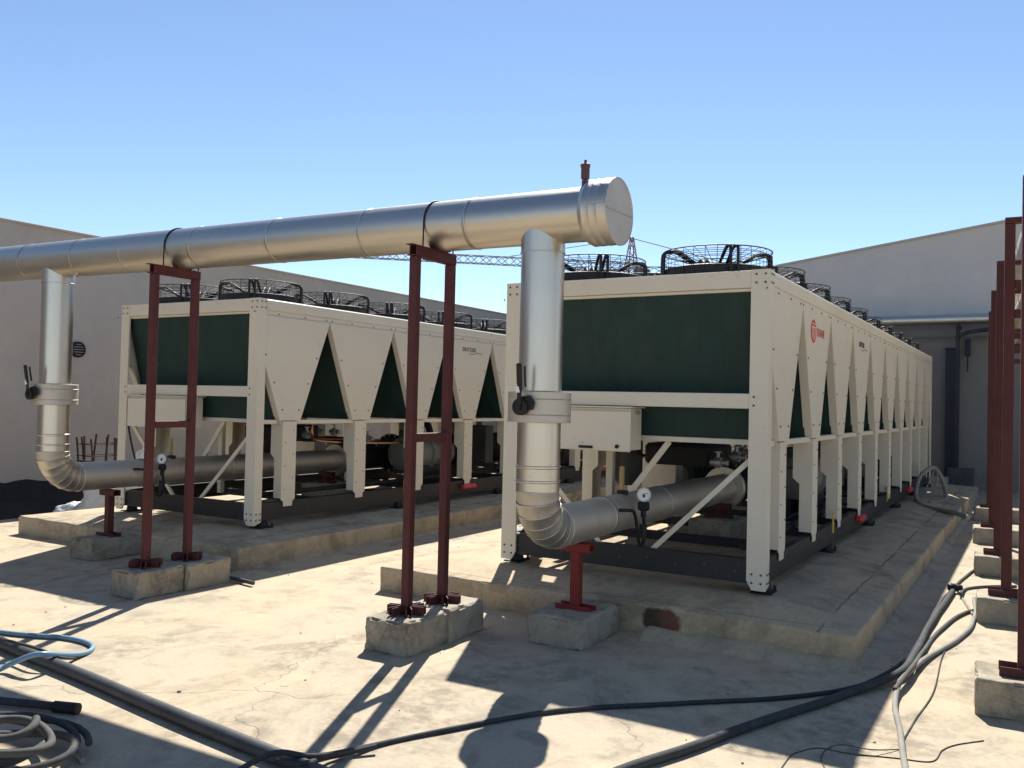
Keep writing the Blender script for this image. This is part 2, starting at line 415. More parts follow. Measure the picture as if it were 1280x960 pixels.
def fillet(path, wd, hg, seed, name='mortar_fillet', parent=None):
    """rough mortar ramp along the foot of a pad; path of (x, y, outward normal)"""
    b = MB(); n = 34; vs = []; fs = []
    (a, nrm) = path; A, B = Vector(a[0]), Vector(a[1]); N = Vector(nrm)
    for i in range(n+1):
        p = A.lerp(B, i/n); k = noise.noise(p*2.3+Vector((seed, 0, 0))); kk = noise.noise(p*9+Vector((seed, 4, 0)))
        ww = wd*(1+.45*k+.2*kk); hh = hg*(1+.4*noise.noise(p*3+Vector((0, seed, 0))))
        e = min(1, min(i, n-i)/2+.15)
        vs += [p-N*.02+Vector((0, 0, hh*e)), p+N*ww*.45*e+Vector((0, 0, hh*.72*e)), p+N*ww*e+Vector((0, 0, -.01)), p-N*.02+Vector((0, 0, -.02))]
    for i in range(n):
        for k in range(3): fs.append((i*4+k, i*4+k+1, i*4+4+k+1, i*4+4+k))
    b.add(vs, fs); b.add(vs[:4], [(0, 1, 2, 3)]); b.add(vs[-4:], [(3, 2, 1, 0)])
    o = b.build(name, M['mortar'], None, 40)
    if parent: o.parent = parent; o.matrix_parent_inverse = parent.matrix_basis.inverted()
    return o
fillet((((-.78, -.587, 0), (.78, -.587, 0)), (0, -1, 0)), .22, .07, 3, parent=padR)
fillet((((.74, -.7, 0), (.74, 12, 0)), (1, 0, 0)), .09, .035, 5, parent=padR)
fillet((((-3.226, -.25, 0), (-3.226, 3.5, 0)), (-1, 0, 0)), .13, .06, 6, parent=padR)
fillet((((-4.85, -.7, 0), (-4.85, 9, 0)), (1, 0, 0)), .08, .03, 8, parent=padL)

# ------------------------------------------------------------------ walls
WLX, WBY = -11.1, 15.0
def left_wall():
    o = MB().box(WLX-.3, WLX, -14, WBY, -.3, 4.13).build('boundary_wall', M['wall'])
    tag(o, 'long plain grey rendered wall beyond the chiller with the round vent in it', 'wall')
    c = MB().box(WLX-.34, WLX+.03, -14, WBY, 4.13, 4.17, .008).build('coping', M['wall'], o)
    v = MB(); cy, cz = 1.56, 2.345
    v.lathe((WLX, cy, cz), (1, 0, 0), [(0, .125), (.035, .125), (.05, .11), (.05, .095), (.02, .09), (.02, 0)], 24)
    vo = v.build('wall_vent', M['wire'], o, 40)
    for k in range(5):
        zz = cz-.08+k*.04; hw = math.sqrt(max(.0001, .1**2-(zz-cz)**2))
        MB().bar((WLX+.035, cy-hw, zz), (WLX+.035, cy+hw, zz), .02, .008).build('vent_slat', M['galv'], vo)
    return o
left_wall()
def gz(x): return 5.152+(x+3.687)*.14
def back_wall():
    b = MB(); x0, x1 = WLX-.3, 13.0
    y = WBY
    b.prism([(x0, y, 3.9), (x1, y, 3.9), (x1, y, gz(x1)), (x0, y, gz(x0))], (0, 1, 0), .3)
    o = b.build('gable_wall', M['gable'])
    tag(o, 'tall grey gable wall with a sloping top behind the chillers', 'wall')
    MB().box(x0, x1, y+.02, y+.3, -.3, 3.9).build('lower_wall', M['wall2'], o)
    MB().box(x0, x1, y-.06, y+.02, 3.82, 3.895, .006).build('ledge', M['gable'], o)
    e = .05
    b = MB(); b.prism([(x0, y-.04, gz(x0)), (x1, y-.04, gz(x1)), (x1, y-.04, gz(x1)+e), (x0, y-.04, gz(x0)+e)], (0, 1, 0), .38)
    b.build('coping', M['wall'], o)
    # toothed edge of the profiled sheet trim
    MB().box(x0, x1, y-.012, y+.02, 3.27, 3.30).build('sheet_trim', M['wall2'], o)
    t = MB()
    for i in range(150):
        x = -6+i*.06
        t.box(x, x+.026, y-.02, y+.02, 3.30, 3.37)
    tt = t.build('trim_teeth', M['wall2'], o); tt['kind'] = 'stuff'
    return o
back_wall()
# dark soil bank along the wall foot
def soil_bank():
    bm = bmesh.new(); nx, ny = 10, 120; V = []
    for j in range(ny+1):
        y = -6+j*(20.5/ny); row = []
        for i in range(nx+1):
            u = i/nx; x = WLX+u*1.35
            prof = (1-u)**1.15*.34
            h = prof*(1+.22*noise.noise(Vector((u*2, y*.9, 3))))+.05*(1-u)*noise.fractal(Vector((x*3, y*3, 0)), 1, 2, 4)
            edge = .12*noise.noise(Vector((0, y*1.1, 9)))*u
            row.append(bm.verts.new((x+edge, y, max(h, 0)*(1 if i < nx else 0)-.01*(i == nx))))
        V.append(row)
    for j in range(ny):
        for i in range(nx): bm.faces.new((V[j][i], V[j][i+1], V[j+1][i+1], V[j+1][i]))
    o = bm_obj('soil_bank', bm, M['soil'], smooth=80)
    return tag(o, 'low bank of dark soil heaped along the foot of the wall', 'soil', kind='structure')
soil_bank()
# pipe and posts on the gable wall
pw = empty('wall_pipe', (-.2, WBY-.55, 3.69)); tag(pw, 'silver clad pipe running across the gable wall under its ledge', 'pipe')
b = MB(); b.cyl((-5.0, 0, 0), (1.55, 0, 0), .115, 28); b.build('pipe_jacket', M['alu_x'], pw, 40)
for x in (-3.6, -2.4, -1.2, .0, 1.1):
    MB().torus((x, 0, 0), (1, 0, 0), .116, .006, 32, 6).build('jacket_seam', M['alu_band'], pw, 60)
for x in (-2.9, .46):
    b = MB(); b.box(x-.04, x+.04, -.02, .06, -3.48, -.13, .004); b.build('wall_post', M['duct'], pw)
    b = MB(); b.box(x-.03, x+.03, -.16, .52, -.17, -.117, .004); b.build('bracket_arm', M['redox'], pw)
db = empty('cable_duct', (.1, WBY-.12, .2)); tag(db, 'tall dark cable duct standing against the gable wall', 'duct')
MB().box(-.10, .10, -.08, .10, 0, 2.86, .01).build('duct_body', M['duct'], db)
MB().box(-.12, .12, -.10, .11, 2.86, 2.90, .006).build('duct_cap', M['duct'], db)
sb = empty('switch_box', (.42, WBY-.06, 2.93)); tag(sb, 'small dark box fixed on the gable wall beside the pipe post', 'box')
MB().box(-.05, .05, -.05, .07, 0, .36, .008).build('box_body', M['duct'], sb)
MB().cyl((0, 0, -.002), (0, 0, -.35), .014, 8).build('conduit', M['duct'], sb, 40)
cb = MB(); pts = smooth_path([(.27, 14.3, 3.32), (.5, 14.3, 3.40), (.9, 14.3, 3.45), (1.5, 14.3, 3.44)], 6)
cb.tube(pts, .045, 10); tag(cb.build('flexible_hose', M['hose'], None, 60), 'dark hose slung under the silver pipe on the gable wall', 'hose')
for (x, y, s, hgt, lab) in ((-.05, 13.6, .42, .34, 'pale concrete block standing at the far end of the pad'), (.35, 14.3, .5, .50, 'dark grey crate against the gable wall beside the pad end')):
    o = bm_obj('concrete_block' if s < .5 else 'crate', rough_block(s, .36, hgt, seed=int(x*9)+20, r=.02), M['block2'] if s < .5 else M['pvc'], loc=(x, y, 0)); tag(o, lab, 'block' if s < .5 else 'crate')

# ------------------------------------------------------------------ chillers
CW, CL = 2.3254, 11.92
HW = CW/2; P = 1.193; Y1 = .497
zz = lambda z: z-PADZ      # world height to chiller-local height
def chiller(x_right):
    root = empty('air_cooled_chiller', (x_right-HW, -.02, PADZ))
    cream = M['cream']
    zb, zt = zz(.305), zz(2.737)
    # corner posts: folded sheet, cut-off foot
    def post(sx, sy):
        b = MB(); w_, d_ = .145, .11
        x1 = sx*HW; x0 = sx*(HW-w_); y0 = 0 if sy < 0 else CL; y1 = d_ if sy < 0 else CL-d_
        th = .02*(1 if sy < 0 else -1)
        # front plate with one clipped lower corner
        b.prism([(x0, y0, zb+.07), (x0+(x1-x0)*.28, y0, zb), (x1, y0, zb), (x1, y0, zt), (x0, y0, zt)], (0, 1, 0), th)
        # side plate
        b.prism([(x1, y0+th, zb), (x1, y1, zb+.03), (x1, y1, zt), (x1, y0+th, zt)], (-sx, 0, 0), .02)
        return b.build('corner_post', cream, root)
    for sx in (-1, 1):
        for sy in (-1, 1): post(sx, sy)
    # rails
    for sy, y in ((-1, 0), (1, CL)):
        d = .003*sy*-1
        ya, yb = (y+.004, y+.06) if sy < 0 else (y-.06, y-.004)
        MB().box(-HW+.1445, HW-.1445, ya, yb, zz(2.60), zz(2.737)-.002, .004).build('top_rail', cream, root)
        MB().box(-HW+.1445, HW-.1445, ya, yb, zz(1.675), zz(1.79), .004).build('middle_rail', cream, root)
        MB().box(-HW+.1445, HW-.1445, ya+.02, yb+.03, zz(2.575), zz(2.598), .002).build('rail_lip', cream, root)
        yr = .345 if sy < 0 else CL-.345
        MB().box(-HW+.03, HW-.03, yr-.03, yr+.03, zz(1.385), zz(1.428), .003).build('coil_rail', cream, root)
    for sx in (-1, 1):
        xa, xb = sorted((sx*(HW-.004), sx*(HW-.06)))
        MB().box(xa, xb, .1105, CL-.1105, zz(2.615), zz(2.737)-.001, .013).build('top_rail', cream, root)
        xa, xb = sorted((sx*(HW-.012), sx*(HW-.05)))
        MB().box(xa, xb, .1105, CL-.1105, zz(2.562), zz(2.613), .002).build('rail_lip', cream, root)
        xa, xb = sorted((sx*(HW-.03), sx*(HW-.09)))
        MB().box(xa, xb, .112, CL-.112, zz(1.385), zz(1.43), .003).build('coil_rail', cream, root)
    MB().box(-HW+.055, HW-.055, .055, CL-.055, zz(2.70), zz(2.725)).build('fan_deck', cream, root)
    # V coils
    tb = .165; z0, z1 = zz(1.43), zz(2.60)
    me = {}
    for s, tt, key in ((-1, .55, -1), (1, .55, 1), (-1, .45, 'near'), (1, .52, 'far')):
        b = MB(); xl, xr = -HW+.065, HW-.065
        th = .055
        b.add([(xl, s*tb, z0), (xr, s*tb, z0), (xr, s*tt, z1), (xl, s*tt, z1), (xl, s*(tb-th), z0), (xr, s*(tb-th), z0), (xr, s*(tt-th), z1), (xl, s*(tt-th), z1)],
              [(0, 1, 2, 3), (4, 7, 6, 5), (0, 4, 5, 1), (1, 5, 6, 2), (2, 6, 7, 3), (3, 7, 4, 0)])
        me[key] = b.mesh('condenser_coil', M['coil'])
    # side panel: tray with folded flanges
    pm = {}
    for sx in (-1, 1):
        b = MB(); X = sx*HW; pt, pb_ = .590, .158; za, zb_ = zz(1.425), zz(2.560); n = (-sx, 0, 0)
        b.prism([(X, -pb_, za), (X, pb_, za), (X, pt, zb_-.02), (X, pt, zb_), (X, -pt, zb_), (X, -pt, zb_-.02)], n, .006)
        for s in (-1, 1):
            b.prism([(X-sx*.006, s*pb_, za), (X-sx*.006, s*pt, zb_-.02), (X-sx*.075, s*pt, zb_-.02), (X-sx*.075, s*pb_, za)], (0, -s, 0), .006)
            b.box(*sorted((X-sx*.012, X-sx*.07)), *sorted((s*(pb_+.012), s*(pb_-.004))), za+.03, za+.10)
        pm[sx] = b.mesh('side_panel', cream)
        b = MB(); yc = .1115-Y1; f = (-yc-pb_)/(pt-pb_); zc = za+f*(zb_-.02-za)
        b.prism([(X, -pb_, za), (X, pb_, za), (X, pt, zb_-.02), (X, pt, zb_), (X, yc, zb_), (X, yc, zc)], n, .006)
        b.prism([(X-sx*.006, pb_, za), (X-sx*.006, pt, zb_-.02), (X-sx*.075, pt, zb_-.02), (X-sx*.075, pb_, za)], (0, -1, 0), .006)
        b.prism([(X-sx*.006, -pb_, za), (X-sx*.006, yc, zc), (X-sx*.075, yc, zc), (X-sx*.075, -pb_, za)], (0, 1, 0), .006)
        pm[sx, 0] = b.mesh('side_panel', cream)
    lm = {}
    for sx in (-1, 1):
        b = MB(); X = sx*HW-sx*.004; zl, zh = zz(.475), zz(1.412); zm = zl+(zh-zl)*.56; hw = .105
        b.prism([(X, -hw*.62, zl), (X, hw*.62, zl), (X, hw*.66, zl+.055), (X, hw, zl+.075), (X, hw, zh), (X, -hw, zh), (X, -hw, zl+.075), (X, -hw*.66, zl+.055)], (-sx, 0, 0), .006)
        for s in (-1, 1):
            a = X-sx*.006
            b.prism([(a, s*hw, zl+.09), (a, s*hw, zh), (a-sx*.17, s*hw, zh), (a-sx*.17, s*hw, zm+.05), (a-sx*.11, s*hw, zm), (a-sx*.11, s*hw, zl+.09)], (0, -s, 0), .006)
        lm[sx] = b.mesh('leg', cream)
    for k in range(10):
        y = Y1+k*P
        for s in (-1, 1): link('condenser_coil', me['near' if (k == 0 and s < 0) else 'far' if (k == 9 and s > 0) else s], root, (0, y, 0))
        for sx in (-1, 1):
            link('side_panel', pm[sx, 0] if k == 0 else pm[sx], root, (0, y, 0)); link('leg', lm[sx], root, (0, y, 0))
    # base frame: rolled channels
    def channel(a, b_, zl, zh, inward):
        m = MB(); a = Vector(a); b_ = Vector(b_); n = Vector(inward); t = .008; fl = .065
        def pr(z_0, z_1, d0, d1):
            q = [a+n*d0, b_+n*d0, b_+n*d1, a+n*d1]
            m.prism([(p.x, p.y, z_0) for p in q], (0, 0, 1), z_1-z_0)
        pr(zl, zh, 0, t); pr(zl, zl+t, t, fl); pr(zh-t, zh, t, fl); return m
    zl, zh = zz(.345), zz(.532)
    channel((HW-.022, .03, 0), (HW-.022, CL-.03, 0), zl, zh, (-1, 0, 0)).build('base_channel', M['base'], root)
    channel((-HW+.022, .03, 0), (-HW+.022, CL-.03, 0), zl, zh, (1, 0, 0)).build('base_channel', M['base'], root)
    channel((-HW+.095, .034, 0), (HW-.095, .034, 0), zl+.002, zh-.002, (0, 1, 0)).build('base_channel', M['base'], root)
    channel((-HW+.095, CL-.034, 0), (HW-.095, CL-.034, 0), zl+.002, zh-.002, (0, -1, 0)).build('base_channel', M['base'], root)
    cm = MB().box(-HW+.1, HW-.1, -.04, .04, zl+.03, zl+.11, .003).mesh('cross_member', M['base'])
    for k in range(9): link('cross_member', cm, root, (0, 1.5+k*1.15, 0))
    # isolators under the frame
    im = MB(); im.box(-.08, .08, -.10, .10, .052, .066, .003); im.lathe((0, 0, .066), (0, 0, 1), [(0, .06), (.02, .062), (.05, .055), (.067, .05), (.067, 0)], 16)
    im.cyl((.065, .085, .066), (.065, .085, .10), .012, 8)
    ime = im.mesh('isolator', M['black'], 40)
    for y in (.18, 2.55, 5.0, 7.4, 9.7, CL-.2):
        for sx in (-1, 1): link('isolator', ime, root, (sx*(HW-.06), y, 0))
    # red covers of the lifting eyes, yellow tags
    rm = MB().box(-.035, .05, -.17, .17, -.035, .035, .02).mesh('lifting_cover', M['red_plastic'])
    for y in (4.10, 8.60):
        for sx in (-1, 1):
            o = link('lifting_cover', rm, root, (sx*(HW+.0), y, zz(.445))); o.rotation_euler = (0, 0, 0 if sx > 0 else math.pi)
    ym = MB().box(-.004, .004, -.03, .03, -.10, .10).mesh('warning_tag', M['yellow'])
    for y in (2.62, 6.35): link('warning_tag', ym, root, (HW-.016, y, zz(.545)))
    # control box below the front rail
    cbx = MB().box(-.94, .05, -.012, .23, zz(1.31), zz(1.655), .006).build('control_box', cream, root)
    MB().box(-.952, .062, -.036, -.0125, zz(1.298), zz(1.632), .008).build('box_door', cream, cbx)
    MB().box(-.965, .075, -.05, .25, zz(1.657), zz(1.669), .002).build('rain_lip', cream, cbx)
    MB().box(-.40, -.27, -.046, -.0365, zz(1.315), zz(1.337), .003).build('box_label', M['black'], cbx)
    MB().cyl((-.05, -.0365, zz(1.34)), (-.05, -.052, zz(1.34)), .016, 14).build('lock', M['black'], cbx, 40)
    MB().cyl((.0505, .1, zz(1.62)), (.085, .1, zz(1.62)), .012, 12).build('cable_gland', M['galv'], cbx, 40)
    b = MB(); b.tube(smooth_path([(-.955, .1, zz(1.62)), (-1.02, .09, zz(1.60)), (-1.08, .08, zz(1.52)), (-1.10, .08, zz(1.40)), (-1.05, .1, zz(1.1)), (-.98, .2, zz(.6))], 6), .011, 8)
    b.build('cable', M['black'], cbx, 60)
    # diagonal braces
    def brace(a, b_, s=.028):
        m = MB(); m.bar(a, b_, s, .006, (0, 1, 0)); d = Vector(b_)-Vector(a); m.bar(Vector(a)+Vector((0, s/2, 0)), Vector(b_)+Vector((0, s/2, 0)), .006, s, (0, 1, 0))
        return m.build('brace', cream, root)
    brace((HW-.12, .07, zz(1.31)), (HW-.95, .07, zz(.50)), .04)
    brace((-HW+.12, .07, zz(1.36)), (-HW+.95, .07, zz(.50)), .04)
    brace((.25, .36, zz(1.385)), (-.16, .36, zz(.85)), .05)
    brace((HW-.12, CL-.07, zz(1.31)), (HW-.95, CL-.07, zz(.50)), .04)
    # inner uprights carrying the coil trays
    um = MB(); um.box(-.035, .035, -.03, .03, zz(.45), zz(1.384), .004)
    ume = um.mesh('inner_upright', cream)
    for y in (1.10, 3.49, 5.87, 8.26): link('inner_upright', ume, root, (-.62, y, 0))
    # refrigeration plant
    ev = MB(); c0 = (.30, 0, zz(.86))
    ev.lathe((.10, 3.55, zz(.90)), (0, 1, 0), [(0, 0), (0, .235), (.035, .235), (.035, .275), (.085, .275), (.085, .235), (.12, .245), (3.9, .245), (3.95, .275), (4.0, .275), (4.0, .22), (4.2, .15), (4.25, 0)], 32)
    evo = ev.build('evaporator', M['insul'], root, 40)
    for k in range(16):
        a = 2*math.pi*k/16; MB().cyl((.10+.258*math.cos(a), 3.57, zz(.90)+.258*math.sin(a)), (.10+.258*math.cos(a), 3.65, zz(.90)+.258*math.sin(a)), .014, 6).build('flange_bolt', M['galv'], evo)
    for (x, y, ln) in ((.62, 3.1, 1.25), (.62, 6.6, 1.25)):
        b = MB(); zc = zz(.92)
        b.lathe((x, y, zc), (0, 1, 0), [(0, 0), (0, .10), (.03, .17), (.06, .21), (.10, .21), (.11, .235), (.17, .235), (.18, .205), (.55, .215), (.56, .25), (.63, .25), (.64, .215), (ln-.12, .20), (ln-.05, .15), (ln, .06), (ln, 0)], 28)
        co = b.build('compressor', M['barrel'], root, 40)
        MB().box(x-.14, x+.12, y+.2, y+.48, zc+.17, zc+.33, .012).build('terminal_box', M['mach'], co)
        b = MB(); b.tube(smooth_path([(x, y+.75, zc+.18), (x, y+.76, zc+.30), (x-.08, y+.80, zc+.40), (x-.25, y+.85, zc+.43), (x-.45, y+1.0, zc+.42)], 6), .05, 12); b.build('discharge_pipe', M['insul'], co, 60)
        for s in (-1, 1): MB().box(x+s*.12-.03, x+s*.12+.03, y+.35, y+.95, zl+.1, zc-.17, .004).build('mounting_foot', M['base'], co)
    # economiser, oil tank, piping above the water pipe at the near end
    b = MB(); b.box(-.30, .34, 1.15, 1.85, zz(1.13), zz(1.33), .03); b.build('heat_exchanger', M['insul'], root)
    b = MB(); b.lathe((-.78, 1.9, zz(.85)), (0, 0, 1), [(0, 0), (0, .12), (.05, .15), (.45, .15), (.50, .11), (.53, 0)], 20); b.build('oil_tank', M['mach'], root, 40)
    b = MB(); b.lathe((-.72, 3.2, zz(.86)), (0, 1, 0), [(0, 0), (.01, .14), (.06, .19), (1.7, .19), (1.76, .14), (1.78, 0)], 22); b.build('oil_separator', M['mach'], root, 40)
    rr = random.Random(5)
    for k in range(7):
        x = -.9+.28*k; y = 1.0+rr.random()*1.2
        b = MB(); pts = [(x, y, zz(1.36)), (x, y, zz(1.24)), (x+rr.uniform(-.1, .1), y+.15, zz(1.16)), (x+rr.uniform(-.2, .2), y+.6, zz(1.13)), (x+rr.uniform(-.2, .2), y+1.6, zz(1.10))]
        b.tube(smooth_path(pts, 5), rr.choice((.012, .016, .022)), 8); b.build('refrigerant_pipe', M['copper'] if k % 3 == 0 else M['insul'], root, 60)
    for (x, y, z) in ((.42, 1.15, 1.18), (.50, 1.45, 1.22), (.36, 2.1, 1.24), (-.2, 2.4, 1.22), (.55, 2.55, 1.15)):
        b = MB(); b.lathe((x, y, zz(z)), (1, 0, 0), [(-.07, 0), (-.07, .03), (-.03, .03), (-.03, .048), (.03, .048), (.03, .028), (.09, .028), (.09, 0)], 12); b.cyl((x, y, zz(z)), (x, y, zz(z)+.09), .016, 8); b.cyl((x, y, zz(z)+.09), (x, y, zz(z)+.10), .035, 8)
        b.build('service_valve', M['galv'], root, 40)
    for (x0, x1, y, z0_, z1_) in ((-.95, -.55, 2.7, .75, 1.30), (.2, .75, 5.2, .7, 1.30), (-.9, -.4, 6.2, .6, 1.3), (-.2, .5, 8.4, .6, 1.32), (.1, .8, 10.2, .6, 1.3)):
        MB().box(x0, x1, y, y+.22, zz(z0_), zz(z1_), .008).build('electrical_box', M['mach'] if y > 5 else cream, root)
    b = MB(); b.cyl((.95, .15, zz(.60)), (.95, CL-.2, zz(.60)), .028, 10); b.build('drain_pipe', M['insul'], root, 60)
    b = MB(); b.cyl((-.90, .6, zz(.62)), (-.90, CL-.2, zz(.62)), .04, 10); b.build('liquid_pipe', M['insul'], root, 60)
    b = MB(); b.cyl((.72, 1.2, zz(.57)), (.72, 7.6, zz(.57)), .02, 10); b.build('conduit', M['insul'], root, 60)
    # screws: too small to pick apart
    sc = MB()
    def dot(p, n, r=.009):
        p = Vector(p); n = Vector(n); sc.cyl(p-n*.002, p+n*.006, r, 6)
    for sx in (-1, 1):
        for (dx, dz) in ((.035, .035), (.105, .035), (.035, .10), (.105, .10)):
            dot((sx*(HW-dx), 0, zt-dz), (0, -1, 0)); dot((sx*(HW-dx), 0, zb+.02+dz), (0, -1, 0))
        for dz in (.035, .10):
            for dy in (.035, .09): dot((sx*HW, dy, zt-dz), (sx, 0, 0)); dot((sx*HW, dy, zb+.02+dz), (sx, 0, 0))
        for z in (1.70, 1.765): dot((sx*(HW-.11), 0, zz(z)), (0, -1, 0))
        for k in range(10):
            y = Y1+k*P; X = sx*HW
            for s in (-1, 1):
                for f in (.05, .35, .65): 
                    hwid = .155+(.59-.155)*f
                    dot((X, y+s*(hwid-.05), zz(1.43)+(2.42-1.43)*f+.06), (sx, 0, 0))
            for dy in (-.55, -.2, .2, .55): dot((sx*(HW-.012), y+dy, zz(2.585)), (sx, 0, 0), .008)
            for j in range(6): dot((sx*(HW-.004), y+.06*(1 if j % 2 else -1), zz(.66)+j*.13), (sx, 0, 0), .006)
            dot((sx*(HW-.016), y+.3, zz(.46)), (sx, 0, 0), .01)
    for i in range(9): dot((-1.0+i*.24, .034, zz(.46 if i % 2 else .43)), (0, -1, 0), .010)
    so_ = sc.build('screw_heads', M['bolt'], root); so_['kind'] = 'stuff'
    # fans
    R = .448
    sh = MB(); sh.lathe((0, 0, 0), (0, 0, 1), [(0, R), (.10, R), (.105, R-.01), (.105, R-.03), (.02, R-.04), (.02, .02)], 40)
    shm = sh.mesh('fan_shroud', M['black'], 40)
    g = MB(); zt_ = .250; nv = 30
    for k in range(nv):
        a = 2*math.pi*k/nv; c, s = math.cos(a), math.sin(a)
        g.tube([(R*c*1.01, R*s*1.01, .02), (R*c*1.01, R*s*1.01, zt_), (.12*c, .12*s, .14)], .0026, 4, caps=False)
    for (r_, z_) in ((R*1.01, .14), (R*1.01, .175), (R*1.01, .21), (.40, zt_-.016), (.34, zt_-.036), (.28, zt_-.056), (.22, zt_-.076), (.16, zt_-.097)):
        g.torus((0, 0, z_), (0, 0, 1), r_, .0025, 36, 4)
    g.torus((0, 0, zt_), (0, 0, 1), R*1.01, .0055, 40, 6)
    gm = g.mesh('wire_guard', M['wire'])
    ar = {}
    a_ = MB(); e = R*1.03
    a_.tube(smooth_path([(e, -.03, -.01), (e, -.03, .20), (e-.02, -.03, .242), (e-.06, -.03, .252), (e-.14, -.03, .242), (.12, -.03, .11)], 4), .013, 8)
    a_.tube(smooth_path([(e, .03, -.01), (e, .03, .20), (e-.02, .03, .242), (e-.06, .03, .252), (e-.14, .03, .242), (.12, .03, .11)], 4), .013, 8)
    am = a_.mesh('support_arm', M['wire'], 60)
    mo = MB(); mo.lathe((0, 0, .02), (0, 0, 1), [(0, .13), (.08, .13), (.12, .10), (.12, 0)], 20); mm = mo.mesh('fan_motor', M['black'], 40)
    for k in range(10):
        for fx in (-.575, .560):
            f = link('fan_shroud', shm, root, (fx, .02+Y1+.06+k*P, zz(2.727)))
            link('wire_guard', gm, f); link('fan_motor', mm, f)
            for q in range(4):
                ao = link('support_arm', am, f); ao.rotation_euler = (0, 0, math.radians(35+90*q))
    return root

chA = chiller(0.0)
tag(chA, 'cream air-cooled chiller with a red round logo on its side panel', 'chiller', 'air-cooled chillers on concrete pads')
bpy.context.view_layer.update()
chB = copy_tree(chA); chB.location = (-5.385-HW, -.06, PADZ)
tag(chB, 'cream air-cooled chiller standing between the long grey wall and its twin, with no red logo', 'chiller', 'air-cooled chillers on concrete pads')

def text_part(name, txt, size, loc, mat, parent, shear=0.0, sx=1.0):
    cu = bpy.data.curves.new(name, 'FONT'); cu.body = txt; cu.size = size; cu.extrude = .001; cu.shear = shear; cu.offset = .0005
    to = bpy.data.objects.new(name, cu); COL.objects.link(to); bpy.context.view_layer.update()
    dg = bpy.context.evaluated_depsgraph_get(); me = bpy.data.meshes.new_from_object(to.evaluated_get(dg)); me.name = name
    bpy.data.objects.remove(to); me.materials.clear(); me.materials.append(mat)
    # text lies in XY: turn to read along +Y on a face whose normal is +X
    for v in me.vertices: v.co = Vector((v.co.z, v.co.x*sx, v.co.y))
    o = link(name, me, parent, loc); return o
for root, brand in ((chA, True), (chB, False)):
    text_part('series_lettering', 'SINTESIS', .085, (HW+.002, 3.86, zz(2.405)), M['logo_dark'], root, .12, 1.1)
    b = MB(); b.tube(smooth_path([(0, .18, -.03), (0, .3, -.025), (0, .42, -.005), (0, .52, -.022)], 5), .004, 4); s = b.build('lettering_swoosh', M['logo_dark'], root); s.location = (HW+.002, 3.86, zz(2.40))
    if brand:
        b = MB(); b.cyl((0, 0, 0), (.004, 0, 0), .105, 32); d = b.build('round_emblem', M['logo_red'], root); d.location = (HW+.001, 1.50, zz(2.385))
        b = MB()
        b.box(.0, .006, -.085, .085, .030, .042); b.box(.0, .006, -.030, -.020, -.085, .03); b.box(.0, .006, .020, .030, -.085, .03); b.box(.0, .006, -.07, .07, .062, .070); b.box(0, .006, -.06, -.05, -.06, .03); b.box(0, .006, .05, .06, -.06, .03)
        b.build('emblem_lines', M['cream'], d)
        text_part('maker_lettering', 'TRANE', .11, (HW+.002, 1.63, zz(2.35)), M['logo_red'], root, 0, 1.0)

# ------------------------------------------------------------------ insulated header pipe
HY = -1.60
def hz(x): return 2.905-(x+.6)*.0125
hp = empty('insulated_header_pipe', (-1.09, HY, 0)); tag(hp, 'silver clad header pipe with two drop legs crossing in front of both chillers', 'pipe')
def HPb(mb, name, mat, parent=None, smooth=40):
    o = mb.build(name, mat, parent or hp, smooth)
    if parent is None: o.location = (1.09, -HY, 0)
    return o
HR = .176
joints = [-.745, -1.62, -2.55, -3.50, -4.42, -5.36, -6.10, -6.95, -7.9, -8.9, -9.9, -10.95]
jr = random.Random(3)
for i in range(len(joints)-1):
    a, b_ = joints[i], joints[i+1]; r = HR+jr.uniform(-.0008, .0015)
    A = Vector((a, HY, hz(a))); B = Vector((b_, HY, hz(b_))); L = (B-A).length
    m = MB(); n = 48; prof = []
    for k in range(n+1):
        prof.append((L*k/n, r+.0003*math.sin(k*.9+i)*jr.random()))
    prof = [(-.012, r+.001), (-.009, r+.003), (-.005, r+.003), (-.002, r+.001)]+prof[1:]
    m.lathe(A, B-A, prof, 56)
    HPb(m, 'jacket_section', M['alu_x'], None, 50)
# long seam low on the back of the header, and short band round each drop-leg tee
# end cap
xa, xb = -.74, -.545; A = Vector((xa, HY, hz(xa)))
m = MB(); m.lathe(A, (1, 0, 0), [(-.012, .178), (-.008, .19), (.0, .199), (.022, .2105), (.026, .2125), (.030, .211), (.075, .211), (.078, .2125), (.082, .211), (.13, .211), (.133, .2125), (.137, .211), (xb-xa, .211)], 56)
ec = HPb(m, 'end_cap', M['alu'], None, 40)
m = MB(); m.lathe((xb, HY, hz(xb)), (1, 0, 0), [(-.004, .2115), (-.004, .215), (.004, .215), (.004, .207), (.001, .205), (.001, 0)], 56)
cf = m.build('cap_disc', M['alu_old'], ec, 30)
th = math.radians(2)
m = MB(); m.bar((xb+.003, HY-.198*math.cos(th), hz(xb)-.198*math.sin(th)*1+.0), (xb+.003, HY+.198*math.cos(th), hz(xb)+.198*math.sin(th)), .014, .005, (1, 0, 0)); m.build('disc_seam', M['alu_band'], ec)
m = MB(); m.bar((xa+.06, HY-.2135, hz(xa)+.02), (xb-.01, HY-.2135, hz(xa)+.02), .01, .004, (0, 1, 0)); m.build('cap_seam', M['alu_band'], ec)
# air vent
xv = -.79
m = MB(); m.lathe((xv, HY, hz(xv)+.16), (0, 0, 1), [(0, .022), (.06, .022), (.06, .016), (.07, .016), (.07, .025), (.08, .028), (.145, .028), (.15, .032), (.165, .032), (.17, .026), (.178, .009), (.195, .009), (.197, 0)], 18)
HPb(m, 'air_vent', M['vent'], None, 40)

